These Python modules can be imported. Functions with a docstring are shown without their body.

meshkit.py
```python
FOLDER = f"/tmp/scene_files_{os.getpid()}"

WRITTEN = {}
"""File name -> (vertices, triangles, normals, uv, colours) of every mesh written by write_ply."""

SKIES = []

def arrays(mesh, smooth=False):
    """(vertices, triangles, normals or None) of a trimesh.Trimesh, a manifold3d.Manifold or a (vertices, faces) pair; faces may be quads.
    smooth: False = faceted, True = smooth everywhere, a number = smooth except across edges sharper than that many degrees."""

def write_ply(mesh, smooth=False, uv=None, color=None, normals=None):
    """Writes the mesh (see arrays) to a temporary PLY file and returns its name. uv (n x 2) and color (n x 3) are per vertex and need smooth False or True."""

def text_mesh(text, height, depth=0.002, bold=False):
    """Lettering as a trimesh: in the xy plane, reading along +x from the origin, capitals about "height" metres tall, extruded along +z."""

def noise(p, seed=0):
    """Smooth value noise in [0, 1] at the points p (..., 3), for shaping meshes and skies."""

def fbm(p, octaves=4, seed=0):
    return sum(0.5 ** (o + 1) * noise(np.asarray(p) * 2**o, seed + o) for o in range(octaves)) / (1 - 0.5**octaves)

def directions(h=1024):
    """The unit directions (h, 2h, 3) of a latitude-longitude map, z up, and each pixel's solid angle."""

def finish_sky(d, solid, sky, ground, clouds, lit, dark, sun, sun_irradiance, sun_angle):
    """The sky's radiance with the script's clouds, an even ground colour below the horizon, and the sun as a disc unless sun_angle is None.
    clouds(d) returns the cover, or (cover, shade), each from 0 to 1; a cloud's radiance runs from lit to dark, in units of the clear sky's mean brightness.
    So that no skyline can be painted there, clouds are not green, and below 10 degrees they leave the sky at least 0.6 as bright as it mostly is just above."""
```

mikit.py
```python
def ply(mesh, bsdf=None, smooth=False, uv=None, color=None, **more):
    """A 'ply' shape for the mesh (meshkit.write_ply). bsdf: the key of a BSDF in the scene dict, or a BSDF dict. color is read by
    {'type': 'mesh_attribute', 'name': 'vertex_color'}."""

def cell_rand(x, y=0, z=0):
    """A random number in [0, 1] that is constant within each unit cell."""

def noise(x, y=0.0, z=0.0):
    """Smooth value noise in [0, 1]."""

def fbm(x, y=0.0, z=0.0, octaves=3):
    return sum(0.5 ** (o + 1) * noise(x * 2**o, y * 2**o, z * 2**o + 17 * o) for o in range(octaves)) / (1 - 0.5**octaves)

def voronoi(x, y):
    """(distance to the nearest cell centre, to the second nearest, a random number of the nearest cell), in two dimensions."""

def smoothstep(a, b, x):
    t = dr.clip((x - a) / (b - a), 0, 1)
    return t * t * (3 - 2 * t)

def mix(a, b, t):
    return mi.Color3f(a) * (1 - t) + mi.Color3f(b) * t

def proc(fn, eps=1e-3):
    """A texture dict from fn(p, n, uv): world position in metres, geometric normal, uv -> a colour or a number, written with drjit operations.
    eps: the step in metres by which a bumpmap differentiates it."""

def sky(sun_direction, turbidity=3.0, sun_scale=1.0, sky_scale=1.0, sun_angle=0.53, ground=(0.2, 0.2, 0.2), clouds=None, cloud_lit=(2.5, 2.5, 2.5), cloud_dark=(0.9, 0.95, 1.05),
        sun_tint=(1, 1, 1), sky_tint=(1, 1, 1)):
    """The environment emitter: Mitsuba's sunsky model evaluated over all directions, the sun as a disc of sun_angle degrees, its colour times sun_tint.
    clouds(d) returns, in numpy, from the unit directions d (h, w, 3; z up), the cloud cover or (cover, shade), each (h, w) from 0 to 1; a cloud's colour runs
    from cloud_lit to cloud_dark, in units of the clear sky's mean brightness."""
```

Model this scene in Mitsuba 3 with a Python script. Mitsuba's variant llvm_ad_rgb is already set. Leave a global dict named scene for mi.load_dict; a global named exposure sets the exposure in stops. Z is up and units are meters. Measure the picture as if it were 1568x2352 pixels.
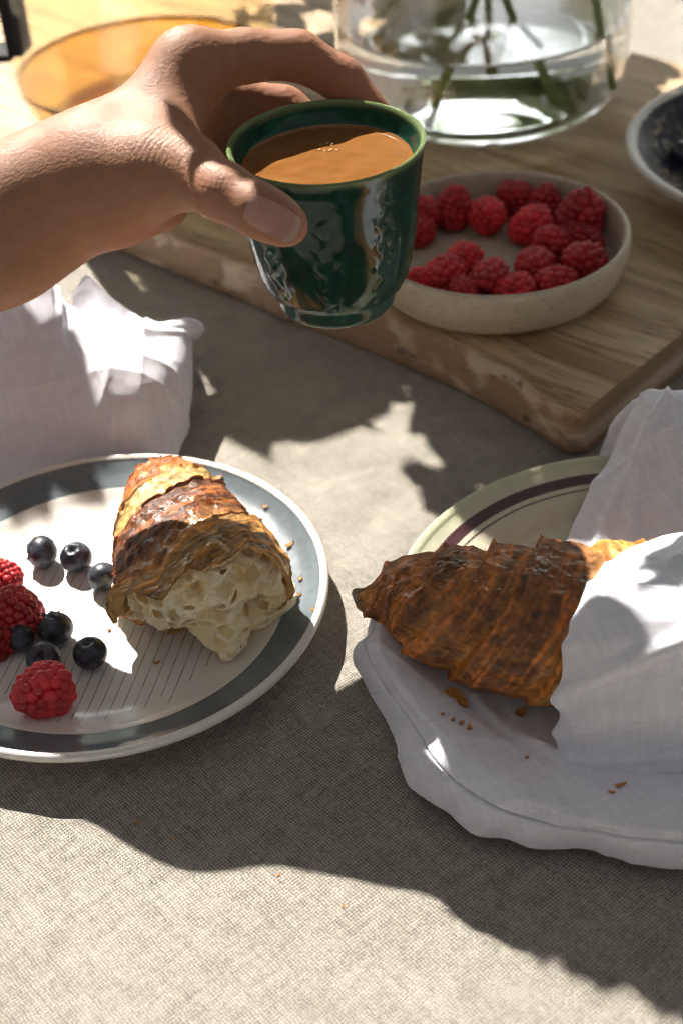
import math, random
import numpy as np, trimesh, drjit as dr, mitsuba as mi, mikit, meshkit
from scipy.interpolate import RectBivariateSpline, CubicSpline, PchipInterpolator
from shapely.geometry import Polygon, Point
from mikit import proc, noise, fbm, smoothstep, mix, ply, cell_rand, voronoi

T = mi.ScalarTransform4f
rng = np.random.default_rng(7)
scene, labels = {}, {}

# ------------------------------------------------------------------ camera, light, exposure
F, PT, RO, H = 3500.0, math.radians(38.4), -0.078, 0.48      # measured on a 1568 x 2352 view of the photograph
cR, sR = math.cos(RO), math.sin(RO)
FW = np.array([0, math.cos(PT), -math.sin(PT)])
R0, U0 = np.array([1.0, 0, 0]), np.array([0, math.sin(PT), math.cos(PT)])
R2, U2 = cR * R0 + sR * U0, -sR * R0 + cR * U0
EYE = np.array([0, 0, H])
def ray(x, y): return FW + R2 * ((x - 784) / F) - U2 * ((y - 1176) / F)
def onz(x, y, z=0.0):
    d = ray(x, y); return EYE + d * ((z - H) / d[2])
def dep(x, y, t): return EYE + ray(x, y) * t
def wdepth(p): return float((np.asarray(p) - EYE) @ FW)
scene['camera'] = {'type': 'thinlens', 'to_world': T().look_at(origin=EYE.tolist(), target=(EYE + FW).tolist(), up=U2.tolist()),
                   'fov': math.degrees(2 * math.atan(1176 / F)), 'fov_axis': 'y', 'aperture_radius': 0.0032, 'focus_distance': 0.65,
                   'near_clip': 0.02, 'far_clip': 60.0}
AZ, EL = math.radians(22), math.radians(45)
SUN = np.array([-math.sin(AZ) * math.cos(EL), math.cos(AZ) * math.cos(EL), math.sin(EL)])
def on_table(p, z=0.0):
    p = np.asarray(p, float); return p - SUN * ((p[..., 2:3] - z) / SUN[2])
exposure = 0.12
SUN_E = np.array([11.6, 10.9, 9.8])
sun_d, sun_r = 30.0, 0.15
sun_c = np.array([0, 0.7, 0]) + SUN * sun_d
scene['sun'] = {'type': 'disk', 'to_world': T().look_at(origin=sun_c.tolist(), target=[0, 0.7, 0], up=[0, 0, 1]).scale([sun_r, sun_r, 1]),
                'bsdf': {'type': 'diffuse', 'reflectance': {'type': 'rgb', 'value': 0.0}},
                'emitter': {'type': 'area', 'radiance': {'type': 'rgb', 'value': (SUN_E / (math.pi * sun_r ** 2 / sun_d ** 2)).tolist()}}}
# daylight of the room: a window beyond the table, low enough to stay out of the sun's way, and the dim room itself
scene['room_light'] = {'type': 'constant', 'radiance': {'type': 'rgb', 'value': [0.235, 0.228, 0.222]}}
def garden(p, n, uv):                                        # what stands outside: dim shrubs low down, bright sky between leaves above
    q = smoothstep(0.42, 0.66, fbm(p.x * 3.2, p.z * 4.0, 2.0, 4) + 0.22 * (p.z - 1.0))
    return mix((0.75, 0.85, 0.60), (3.6, 3.65, 3.8), q)
WIN = [(-2.9, -1.75), (-1.65, -0.5), (-0.4, 0.75), (0.85, 2.0)]
for i, (xa, xb) in enumerate(WIN):
    scene['window__pane' + ('' if i == 0 else '_%03d' % i)] = {
        'type': 'rectangle', 'to_world': T().translate([(xa + xb) / 2, 3.1, 1.0]).rotate([1, 0, 0], 90).scale([(xb - xa) / 2, 0.62, 1]),
        'bsdf': {'type': 'diffuse', 'reflectance': {'type': 'rgb', 'value': 0.0}},
        'emitter': {'type': 'area', 'radiance': proc(garden)}}

# ------------------------------------------------------------------ helpers
def numbered(name):
    if name not in scene and not any(k.startswith(name + '__') for k in scene): return name
    i = 1
    while True:
        k = '%s_%03d' % (name, i)
        if k not in scene and not any(q.startswith(k + '__') for q in scene): return k
        i += 1
def tag(key, label, cat=None, group=None, kind=None):
    d = {}
    if label: d['label'] = label
    if cat: d['category'] = cat
    if group: d['group'] = group
    if kind: d['kind'] = kind
    labels[key] = d
def add(name, mesh, bsdf, smooth=True, **kw):
    key = numbered(name); scene[key] = ply(mesh, bsdf, smooth, **kw); return key
def thing(name):
    return numbered(name)
def part(root, name, mesh, bsdf, smooth=True, **kw):
    return add(root + '__' + name, mesh, bsdf, smooth, **kw)
def nrm(v):
    v = np.asarray(v, float); return v / np.maximum(np.linalg.norm(v, axis=-1, keepdims=True), 1e-12)
def grid_faces(n, m, wrap=False):
    i, j = np.meshgrid(np.arange(n - 1), np.arange(m if wrap else m - 1), indexing='ij')
    a = i * m + j; b = i * m + (j + 1) % m
    return np.stack([a, b, b + m, a + m], -1).reshape(-1, 4)
def tri(f): return np.vstack([f[:, [0, 1, 2]], f[:, [0, 2, 3]]])
def vnormals(v, f):
    n = np.zeros_like(v); c = np.cross(v[f[:, 1]] - v[f[:, 0]], v[f[:, 2]] - v[f[:, 0]])
    for k in range(3): np.add.at(n, f[:, k], c)
    return nrm(n)
def lathe(prof, n=128, center=(0, 0, 0), closed=False):
    prof = np.asarray(prof, float); a = np.arange(n) * 2 * np.pi / n
    v = np.stack([prof[:, 0, None] * np.cos(a), prof[:, 0, None] * np.sin(a), np.repeat(prof[:, 1, None], n, 1)], -1)
    f = tri(grid_faces(len(prof), n, True)); v = v.reshape(-1, 3)
    if prof[0, 0] < 1e-6 and prof[-1, 0] < 1e-6 and np.einsum('ij,ij->i', v[f[:, 0]], np.cross(v[f[:, 1]], v[f[:, 2]])).sum() < 0: f = f[:, ::-1]
    return v + np.asarray(center), f
def smooth_prof(pts, k=8):
    pts = np.asarray(pts, float); s = np.r_[0, np.cumsum(np.linalg.norm(np.diff(pts, axis=0), axis=1))]
    q = np.concatenate([np.linspace(s[i], s[i + 1], k, endpoint=False) for i in range(len(s) - 1)] + [[s[-1]]])
    return np.stack([PchipInterpolator(s, pts[:, 0])(q), PchipInterpolator(s, pts[:, 1])(q)], 1)
def tube(pts, rad, n=12, cap=True, sub=4):
    pts = np.asarray(pts, float); rad = np.broadcast_to(np.asarray(rad, float), len(pts))
    s = np.arange(len(pts)); q = np.linspace(0, len(pts) - 1, (len(pts) - 1) * sub + 1)
    p = CubicSpline(s, pts)(q) if len(pts) > 2 else np.stack([np.interp(q, s, pts[:, k]) for k in range(3)], 1)
    r = np.interp(q, s, rad); t = nrm(np.gradient(p, axis=0))
    u = nrm(np.cross(t, [0.31, 0.2, 0.93])); w = np.cross(t, u); a = np.arange(n) * 2 * np.pi / n
    v = p[:, None] + r[:, None, None] * (np.cos(a)[None, :, None] * u[:, None] + np.sin(a)[None, :, None] * w[:, None])
    V = v.reshape(-1, 3); f = tri(grid_faces(len(p), n, True))
    if cap:
        V = np.vstack([V, p[:1], p[-1:]]); i = np.arange(n); L = (len(p) - 1) * n
        f = np.vstack([f, np.stack([(i + 1) % n, i, i * 0 + len(V) - 2], 1), np.stack([L + i, L + (i + 1) % n, i * 0 + len(V) - 1], 1)])
    return V, f
def join(ms):
    o, V, Fc = 0, [], []
    for v, f in ms: V.append(v); Fc.append(f + o); o += len(v)
    return np.vstack(V), np.vstack(Fc)
def sheet(ctrl, n=120, m=120, thick=0.0007, wr=None, up=None):
    """Cloth through a grid of control points (rows, columns, 3), wrinkled by wr(s, t, v) along its normal, with real thickness."""
    c = np.asarray(ctrl, float); a, b = c.shape[:2]
    S = [RectBivariateSpline(np.linspace(0, 1, a), np.linspace(0, 1, b), c[..., k], kx=min(3, a - 1), ky=min(3, b - 1)) for k in range(3)]
    s, t = np.linspace(0, 1, n), np.linspace(0, 1, m)
    v = np.stack([q(s, t) for q in S], -1).reshape(-1, 3); f = tri(grid_faces(n, m))
    N = vnormals(v, f)
    if up is not None and (N @ np.asarray(up)).mean() < 0: f = f[:, ::-1]; N = -N
    if wr is not None:
        ss, tt = np.meshgrid(s, t, indexing='ij'); v = v + N * wr(ss.ravel(), tt.ravel(), v)[:, None]; N = vnormals(v, f)
    V = np.vstack([v, v - N * thick]); k = n * m
    e = np.r_[np.arange(m), np.arange(1, n) * m + m - 1, (n - 1) * m + np.arange(m - 2, -1, -1), np.arange(n - 2, 0, -1) * m]
    e2 = np.roll(e, -1); side = np.vstack([np.stack([e, e + k, e2 + k], 1), np.stack([e, e2 + k, e2], 1)])
    return V, np.vstack([f, f[:, ::-1] + k, side])
# --- signed distance modelling
def smin(a, b, k):
    h = np.clip(0.5 + 0.5 * (b - a) / k, 0, 1); return b + (a - b) * h - k * h * (1 - h)
def rcone(p, a, b, ra, rb):
    a, b = np.asarray(a), np.asarray(b); ba = b - a; t = np.clip(((p - a) @ ba) / (ba @ ba), 0, 1)
    return np.linalg.norm(p - a - t[..., None] * ba, axis=-1) - (ra + (rb - ra) * t)
def ellip(p, c, axes, r):
    q = (p - np.asarray(c)) @ np.asarray(axes).T; r = np.asarray(r)
    k0 = np.linalg.norm(q / r, axis=-1); k1 = np.linalg.norm(q / r ** 2, axis=-1)
    return k0 * (k0 - 1) / np.maximum(k1, 1e-9)
def surface_nets(f, lo, hi, h, newton=2):
    lo, hi = np.asarray(lo), np.asarray(hi); n = np.ceil((hi - lo) / h).astype(int) + 1
    ax = [lo[k] + h * np.arange(n[k]) for k in range(3)]
    D = np.empty(n, np.float32)
    for i in range(0, n[0], 16):
        g = np.stack(np.meshgrid(ax[0][i:i + 16], ax[1], ax[2], indexing='ij'), -1)
        D[i:i + 16] = f(g.reshape(-1, 3)).reshape(g.shape[:3])
    s = D < 0; acc = np.zeros(tuple(n - 1) + (3,)); cnt = np.zeros(tuple(n - 1))
    sl = lambda k, o, L: slice(o, L - 1 + o)
    for a in range(3):
        d1 = np.take(D, range(n[a] - 1), a); d2 = np.take(D, range(1, n[a]), a); x = (d1 < 0) != (d2 < 0)
        t = np.where(x, d1 / np.where(x, d1 - d2, 1), 0)
        o = [k for k in range(3) if k != a]
        for u in (0, 1):
            for w in (0, 1):
                idx = [slice(None)] * 3; idx[o[0]] = slice(u, n[o[0]] - 1 + u); idx[o[1]] = slice(w, n[o[1]] - 1 + w)
                xx, tt = x[tuple(idx)], t[tuple(idx)]; cnt += xx
                acc[..., a] += np.where(xx, tt, 0); acc[..., o[0]] += xx * u; acc[..., o[1]] += xx * w
    on = cnt > 0; ids = -np.ones(on.shape, int); ids[on] = np.arange(on.sum())
    V = lo + h * (np.argwhere(on) + acc[on] / cnt[on][:, None]); Q = []
    for a in range(3):
        o = [k for k in range(3) if k != a]
        d1 = np.take(s, range(n[a] - 1), a); d2 = np.take(s, range(1, n[a]), a); x = d1 != d2
        idx = [slice(None)] * 3; idx[o[0]] = slice(1, n[o[0]] - 1); idx[o[1]] = slice(1, n[o[1]] - 1)
        w = np.argwhere(x[tuple(idx)]); w[:, o[0]] += 1; w[:, o[1]] += 1
        def cell(u, q):
            c = w.copy(); c[:, o[0]] -= u; c[:, o[1]] -= q; return ids[c[:, 0], c[:, 1], c[:, 2]]
        q = np.stack([cell(1, 1), cell(0, 1), cell(0, 0), cell(1, 0)], 1)
        flip = d1[w[:, 0], w[:, 1], w[:, 2]] != (a == 1)
        q[~flip] = q[~flip][:, ::-1]; Q.append(q)
    Fc = tri(np.vstack(Q))
    for _ in range(newton):
        e = h * 0.25; d = f(V); g = np.stack([f(V + np.eye(3)[k] * e) - f(V - np.eye(3)[k] * e) for k in range(3)], 1) / (2 * e)
        V = V - g * (np.clip(d, -.5 * h, .5 * h) / np.maximum((g ** 2).sum(1), 0.25))[:, None]
    return V, Fc
def nz(p, s, seed=0, o=3): return meshkit.fbm(np.asarray(p) * s, o, seed) - 0.5

# ------------------------------------------------------------------ materials
def col(*c): return {'type': 'rgb', 'value': list(c)}
VC = {'type': 'mesh_attribute', 'name': 'vertex_color'}
def mat(name, base, rough=0.5, spec=0.5, bump=None, bscale=1.0, **kw):
    b = {'type': 'principled', 'base_color': base, 'roughness': rough, 'specular': spec, **kw}
    if bump is not None: b = {'type': 'bumpmap', 'tex': bump, 'scale': bscale, 'bsdf': b}
    scene[name] = {'type': 'twosided', 'bsdf': b}; return name
def weave_h(p, ang, per, jit=0.35):
    c, s = math.cos(ang), math.sin(ang)
    u, v = (p.x * c + p.y * s) / per, (-p.x * s + p.y * c) / per
    u = u + jit * 2 * (fbm(u * 0.13, v * 0.5, 3.0, 2) - 0.5); v = v + jit * 2 * (fbm(u * 0.5, v * 0.13, 9.0, 2) - 0.5)
    return u, v
PER = 0.00135
def linen_h(p, n, uv):
    u, v = weave_h(p, math.radians(38), PER)
    k = 0.5 + 0.5 * dr.sin(math.pi * (u + v)) * dr.sin(math.pi * (u - v))
    return k * (0.75 + 0.5 * noise(u * 0.9, v * 0.35, 1.0)) + 2.6 * fbm(p.x * 170, p.y * 170, 2.0, 3)
def linen_c(p, n, uv):
    u, v = weave_h(p, math.radians(38), PER)
    k = 0.5 + 0.5 * dr.sin(math.pi * (u + v)) * dr.sin(math.pi * (u - v))
    th = 0.6 * noise(dr.floor(u + 0.5) * 0.91, v * 0.16, 4.0) + 0.6 * noise(u * 0.16, dr.floor(v + 0.5) * 0.87, 7.0)
    slub = smoothstep(0.80, 0.92, noise(u * 0.9, v * 0.18, 12.0)) + smoothstep(0.82, 0.93, noise(u * 0.16, v * 0.9, 21.0))
    cr = cell_rand(dr.floor(u + v + 50.5), dr.floor(u - v + 90.5), 3)
    b = 0.42 + 0.95 * k * (0.62 + 0.7 * cr) + 0.34 * (th - 0.6) + 0.07 * slub + 0.14 * (fbm(p.x * 60, p.y * 60, 5.0, 3) - 0.5)
    return mi.Color3f(0.305, 0.281, 0.243) * b
mat('linen', proc(linen_c), 0.95, 0.1, proc(linen_h, eps=1.5e-4), 0.00022, sheen=0.3)
BA = nrm(np.array([-0.72, 0.694, 0])); BB = np.array([0.694, 0.72, 0]); BB = nrm(BB - BA * (BB @ BA)); BC = np.array([0.1335, 0.639, 0.0])
def board_uv(p):
    x, y = p.x - float(BC[0]), p.y - float(BC[1])
    return x * float(BA[0]) + y * float(BA[1]), x * float(BB[0]) + y * float(BB[1])
def wood_c(p, n, uv):
    a, b = board_uv(p)
    w = b + 0.02 * (fbm(a * 4, b * 9, 1.0, 3) - 0.5) * 2 + p.z * 0.6
    ring = fbm(a * 2.2, w * 130, 3.0, 3)
    fib = fbm(a * 26, w * 620, 5.0, 3)
    pore = smoothstep(0.66, 0.80, noise(a * 60, w * 900, 8.0))
    lt, dk = mi.Color3f(0.53, 0.395, 0.245), mi.Color3f(0.29, 0.185, 0.10)
    c = mix(lt, dk, smoothstep(0.25, 0.8, 0.62 * ring + 0.42 * fib))
    c = c * (1 - 0.35 * pore)
    side = smoothstep(0.75, 0.35, dr.abs(n.z))
    bark = mix((0.27, 0.18, 0.115), (0.50, 0.41, 0.32), smoothstep(0.50, 0.72, fbm(a * 38, p.z * 80, 11.0, 4)))
    bark = bark * (1 - 0.6 * smoothstep(0.68, 0.8, fbm(a * 75, p.z * 130, 31.0, 3)))
    c = mix(c, bark, side)
    crack = smoothstep(0.0012, 0.0004, dr.abs(b - 0.165 - 0.006 * dr.sin(a * 9) - 0.004 * (noise(a * 30, 0, 0) - 0.5))) * smoothstep(0.30, 0.36, a)
    return c * (1 - 0.75 * crack)
def wood_h(p, n, uv):
    a, b = board_uv(p); return fbm(a * 26, b * 620, 5.0, 3) + 1.2 * fbm(a * 140, b * 330, 15.0, 3)
mat('board_wood', proc(wood_c), 0.62, 0.3, proc(wood_h, eps=3e-4), 0.0005)
def napkin_h(p, n, uv):
    u, v = (p.x + p.y * 0.3) / 0.00105, (p.y - p.x * 0.3 + p.z) / 0.00105
    return 0.5 + 0.5 * dr.sin(math.pi * (u + v)) * dr.sin(math.pi * (u - v)) + 1.5 * fbm(p.x * 300, p.y * 300, p.z * 300, 2)
def napkin_c(p, n, uv):
    u, v = (p.x + p.y * 0.3) / 0.00105, (p.y - p.x * 0.3 + p.z) / 0.00105
    return mi.Color3f(0.715, 0.715, 0.775) * (0.93 + 0.10 * noise(u * 0.9, v * 0.1, 3) * 1.0 - 0.05 + 0.08 * noise(u * 0.1, v * 0.9, 6))
mat('white_linen', proc(napkin_c), 0.9, 0.1, proc(napkin_h, eps=1.2e-4), 0.00014, sheen=0.3)
mat('stoneware', proc(lambda p, n, uv: mi.Color3f(0.47, 0.425, 0.325) * (0.9 + 0.25 * fbm(p.x * 120, p.y * 120, p.z * 120, 3) - 0.42 * smoothstep(0.74, 0.84, noise(p.x * 900, p.y * 900, p.z * 900)))), 0.42, 0.4)

# ------------------------------------------------------------------ table cloth
gx, gy = np.linspace(-0.75, 0.85, 330), np.linspace(0.02, 1.75, 360)
X, Y = np.meshgrid(gx, gy, indexing='ij'); P = np.stack([X, Y, 0 * X], -1).reshape(-1, 3)
r1 = nz(P * [1, 1, 1] + [3, 0, 0], 9, 1, 3); d1 = P @ nrm([0.55, 0.83, 0]); d2 = P @ nrm([0.83, -0.55, 0])
amp = np.clip((P[:, 1] - 0.33) / 0.25, 0.15, 1)
def flat(c, r0, r1): return np.clip((np.hypot(P[:, 0] - c[0], P[:, 1] - c[1]) - r0) / (r1 - r0), 0, 1)
amp = amp * np.minimum(flat((-.114, .540), .07, .13), flat((.1325, .4976), .075, .14))
Z = 2.4 * amp * (0.0011 * nz(np.stack([d1 * 42, d2 * 15, 0 * d1], 1), 1, 5, 3) * 2 + 0.0018 * r1 + 0.0014 * (np.abs(nz(np.stack([d2 * 20, d1 * 9, 0 * d1], 1), 1, 9, 2))) * 2) 
Z += 0.0008 * nz(P, 110, 11, 2)
P[:, 2] = Z - 0.0012
add('tablecloth', (P, tri(grid_faces(330, 360))), 'linen'); tag('tablecloth', 'natural grey linen tablecloth covering the table', None, None, 'structure')
def table_z(): return 0.0

# ------------------------------------------------------------------ wooden board
BT = 0.029
edge_px = [(120, 512), (198, 552), (360, 617), (526, 685), (649, 739), (800, 797), (976, 869), (1091, 923), (1231, 1004), (1300, 1047), (1352, 1044)]
ep = np.array([onz(*q) for q in edge_px]) - BC; ea, eb = ep @ BA, ep @ BB
o = np.argsort(ea); front = PchipInterpolator(np.r_[ea[o], 0.75], np.r_[eb[o], 0.0])
ns = 240; st = np.linspace(0.002, 0.75, ns)
sec = []
for s in st:
    f0 = float(front(s)) if s > ea[o][0] else float(front(ea[o][0]))
    w1 = 0.004 * (meshkit.noise(np.array([s * 45, 0, 0])) - .5) + 0.006 * (meshkit.noise(np.array([s * 14, 3, 0])) - .5) + .002 * (meshkit.noise(np.array([s * 160, 3, 0])) - .5)
    q = [(f0 + 0.004, 0.0006), (f0 + 0.001, 0.0018), (f0 + 0.0 + 0.3 * w1, 0.007), (f0 + 0.0015 + w1, 0.014), (f0 + 0.0028 + 1.2 * w1, BT - 0.0042), (f0 + 0.0045 + w1, BT - 0.0013), (f0 + 0.0075 + w1, BT - 0.0002)]
    q += [(b, BT + 0.0003 * math.sin(b * 60 + s * 8)) for b in np.linspace(f0 + 0.022, 0.401, 44)] + [(0.404, BT - 0.002), (0.405, 0.001)]
    sec.append(q)
sec = np.array(sec); V = BC + sec[..., 0, None] * BB + st[:, None, None] * BA + sec[..., 1, None] * np.array([0, 0, 1.0])
V[0] += BA * (0.002 * (meshkit.noise(V[0] * 60) - .5))[:, None]
k = sec.shape[1]; Vf = V.reshape(-1, 3); Fb = tri(grid_faces(ns, k))
c0 = Vf[:k].mean(0); c1 = Vf[-k:].mean(0); Vf = np.vstack([Vf, c0, c1]); i = np.arange(k); j = (i + 1) % k
Fb = np.vstack([Fb, np.stack([i, j, i * 0 + len(Vf) - 2], 1), np.stack([(ns - 1) * k + j, (ns - 1) * k + i, i * 0 + len(Vf) - 1], 1)])
add('wooden_board', (Vf, Fb[:, ::-1]), 'board_wood', 35); tag('wooden_board', 'thick rustic wooden board with rough live edge lying on the linen tablecloth', 'board')

# ------------------------------------------------------------------ left plate
def circle_fit(px, z):
    p = np.array([onz(x, y, z) for x, y in px])[:, :2]
    A = np.c_[2 * p, np.ones(len(p))]; s = np.linalg.lstsq(A, (p ** 2).sum(1), rcond=None)[0]
    return s[:2], math.sqrt(s[2] + s[0] ** 2 + s[1] ** 2)
RIMZ = 0.018
pc1, pr1 = circle_fit([(360, 1046.5), (450, 1056), (650, 1141), (760, 1361), (190, 1746.6), (0, 1729), (0, 1111)], RIMZ - 0.001)
def plate_profile(R, rim=RIMZ, well=0.62, base=0.0045):
    top = [(0, base), (well * R * .9, base + .0001), (well * R, base + 0.0004), (0.745 * R, base + 0.0032), (0.80 * R, base + 0.0058), (0.90 * R, rim - 0.0045), (0.955 * R, rim - 0.0018)]
    bead = [(0.972 * R, rim - 0.0004), (0.985 * R, rim), (0.996 * R, rim - 0.0007), (R, rim - 0.0022), (0.995 * R, rim - 0.0038), (0.98 * R, rim - 0.0048)]
    under = [(0.82 * R, base + 0.0022), (0.70 * R, 0.0022), (0.655 * R, 0.0008), (0.63 * R, 0.0006), (0.61 * R, 0.002), (0.0, 0.0022)]
    return smooth_prof(top, 10)[:-1].tolist() + smooth_prof(top[-1:] + bead, 6)[:-1].tolist() + smooth_prof(bead[-1:] + under, 6).tolist(), smooth_prof(top, 10)
pp1, pt1 = plate_profile(pr1)
def surf_z(px, py, c, tab):
    z = 0.006
    for _ in range(12):
        q = onz(px, py, z); z = float(np.interp(math.hypot(q[0] - c[0], q[1] - c[1]), tab[:, 0], tab[:, 1]))
    return z
la = onz(330.6, 1417, 0.006) - onz(225.5, 1663.5, 0.006)   # direction of the printed lines
def plate1_c(p, n, uv):
    x, y = (p.x - float(pc1[0])), (p.y - float(pc1[1])); r = dr.sqrt(x * x + y * y) / float(pr1)
    l = nrm(la[:2]); s = -x * float(l[1]) + y * float(l[0]); t = x * float(l[0]) + y * float(l[1])
    q = s / 0.0050; cell = dr.floor(q); fr = dr.abs(q - cell - 0.5)
    lim = 0.715 - 0.10 * cell_rand(cell, 5, 0)
    ln = smoothstep(0.09, 0.045, fr) * smoothstep(lim + .004, lim, r) * (0.55 + 0.45 * noise(t * 200, cell, 0))
    cream = mi.Color3f(0.68, 0.66, 0.615); grey = mi.Color3f(0.112, 0.136, 0.152) * (0.88 + 0.3 * fbm(x * 300, y * 300, 0, 3))
    up = smoothstep(0.0, 0.15, n.z)
    wob = 0.003 * (noise(x * 60, y * 60, 0) - 0.5)
    band = smoothstep(0.808, 0.814, r + wob) * smoothstep(0.966, 0.96, r + wob) * up
    c = mix(cream, (0.20, 0.24, 0.25), 0.9 * ln * up)
    return mix(c, grey, band)
mat('striped_plate_glaze', proc(plate1_c), 0.16, 0.5, proc(lambda p, n, uv: fbm(p.x * 90, p.y * 90, p.z * 90, 2)), 0.0002, clearcoat=0.2, clearcoat_gloss=0.9)
add('dinner_plate', lathe(pp1, 200, (pc1[0], pc1[1], 0.0006)), 'striped_plate_glaze', 40)
tag('dinner_plate', 'cream plate with grey rim band and fine grey lines, under the torn croissant', 'plate')

# ------------------------------------------------------------------ right plate
pc2, pr2 = np.array([0.1325, 0.4976]), 0.115
pp2, pt2 = plate_profile(pr2, RIMZ, 0.70, 0.0045)
def plate2_c(p, n, uv):
    x, y = (p.x - float(pc2[0])), (p.y - float(pc2[1])); r = dr.sqrt(x * x + y * y) / float(pr2)
    up = smoothstep(0.0, 0.15, n.z)
    cream = mi.Color3f(0.50, 0.475, 0.36) * (0.94 + 0.14 * fbm(x * 200, y * 200, 0, 3))
    rim = smoothstep(0.925, 0.945, r)
    c = mix(cream, (0.46, 0.48, 0.33), rim)
    w = 0.002 * (noise(x * 70, y * 70, 0) - 0.5)
    b1 = smoothstep(0.858, 0.863, r + w) * smoothstep(0.913, 0.908, r + w)
    b2 = smoothstep(0.828, 0.831, r + w) * smoothstep(0.840, 0.837, r + w)
    return mix(c, (0.055, 0.022, 0.028), dr.maximum(b1, 0.9 * b2) * up)
mat('ringed_plate_glaze', proc(plate2_c), 0.2, 0.5, clearcoat=0.4, clearcoat_gloss=0.9)
add('dinner_plate', lathe(pp2, 200, (pc2[0], pc2[1], 0.0006)), 'ringed_plate_glaze', 40)
tag('dinner_plate_001', 'olive cream plate with dark purple rings, half covered by white napkin', 'plate')

# ------------------------------------------------------------------ raspberry bowl
bc, br = np.array([0.1003, 0.7770]), 0.0763
BR = 0.061
bowl = [(0, BT + .0065), (br * .80, BT + .0065), (br * .87, BT + .0085), (br * .915, BT + .014), (br * .945, BR - .004), (br * .952, BR - .0012), (br * .972, BR), (br * .992, BR - .001), (br, BR - .004),
        (br * .985, BR - .014), (br * .95, BT + .011), (br * .90, BT + .0045), (br * .84, BT + .0018), (br * .80, BT + .0008), (br * .77, BT + .0022), (0, BT + .0024)]
add('berry_bowl', lathe(smooth_prof(bowl, 8), 160, (bc[0], bc[1], 0)), 'stoneware', 40)
tag('berry_bowl', 'shallow beige speckled stoneware bowl holding raspberries on the wooden board', 'bowl')

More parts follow.
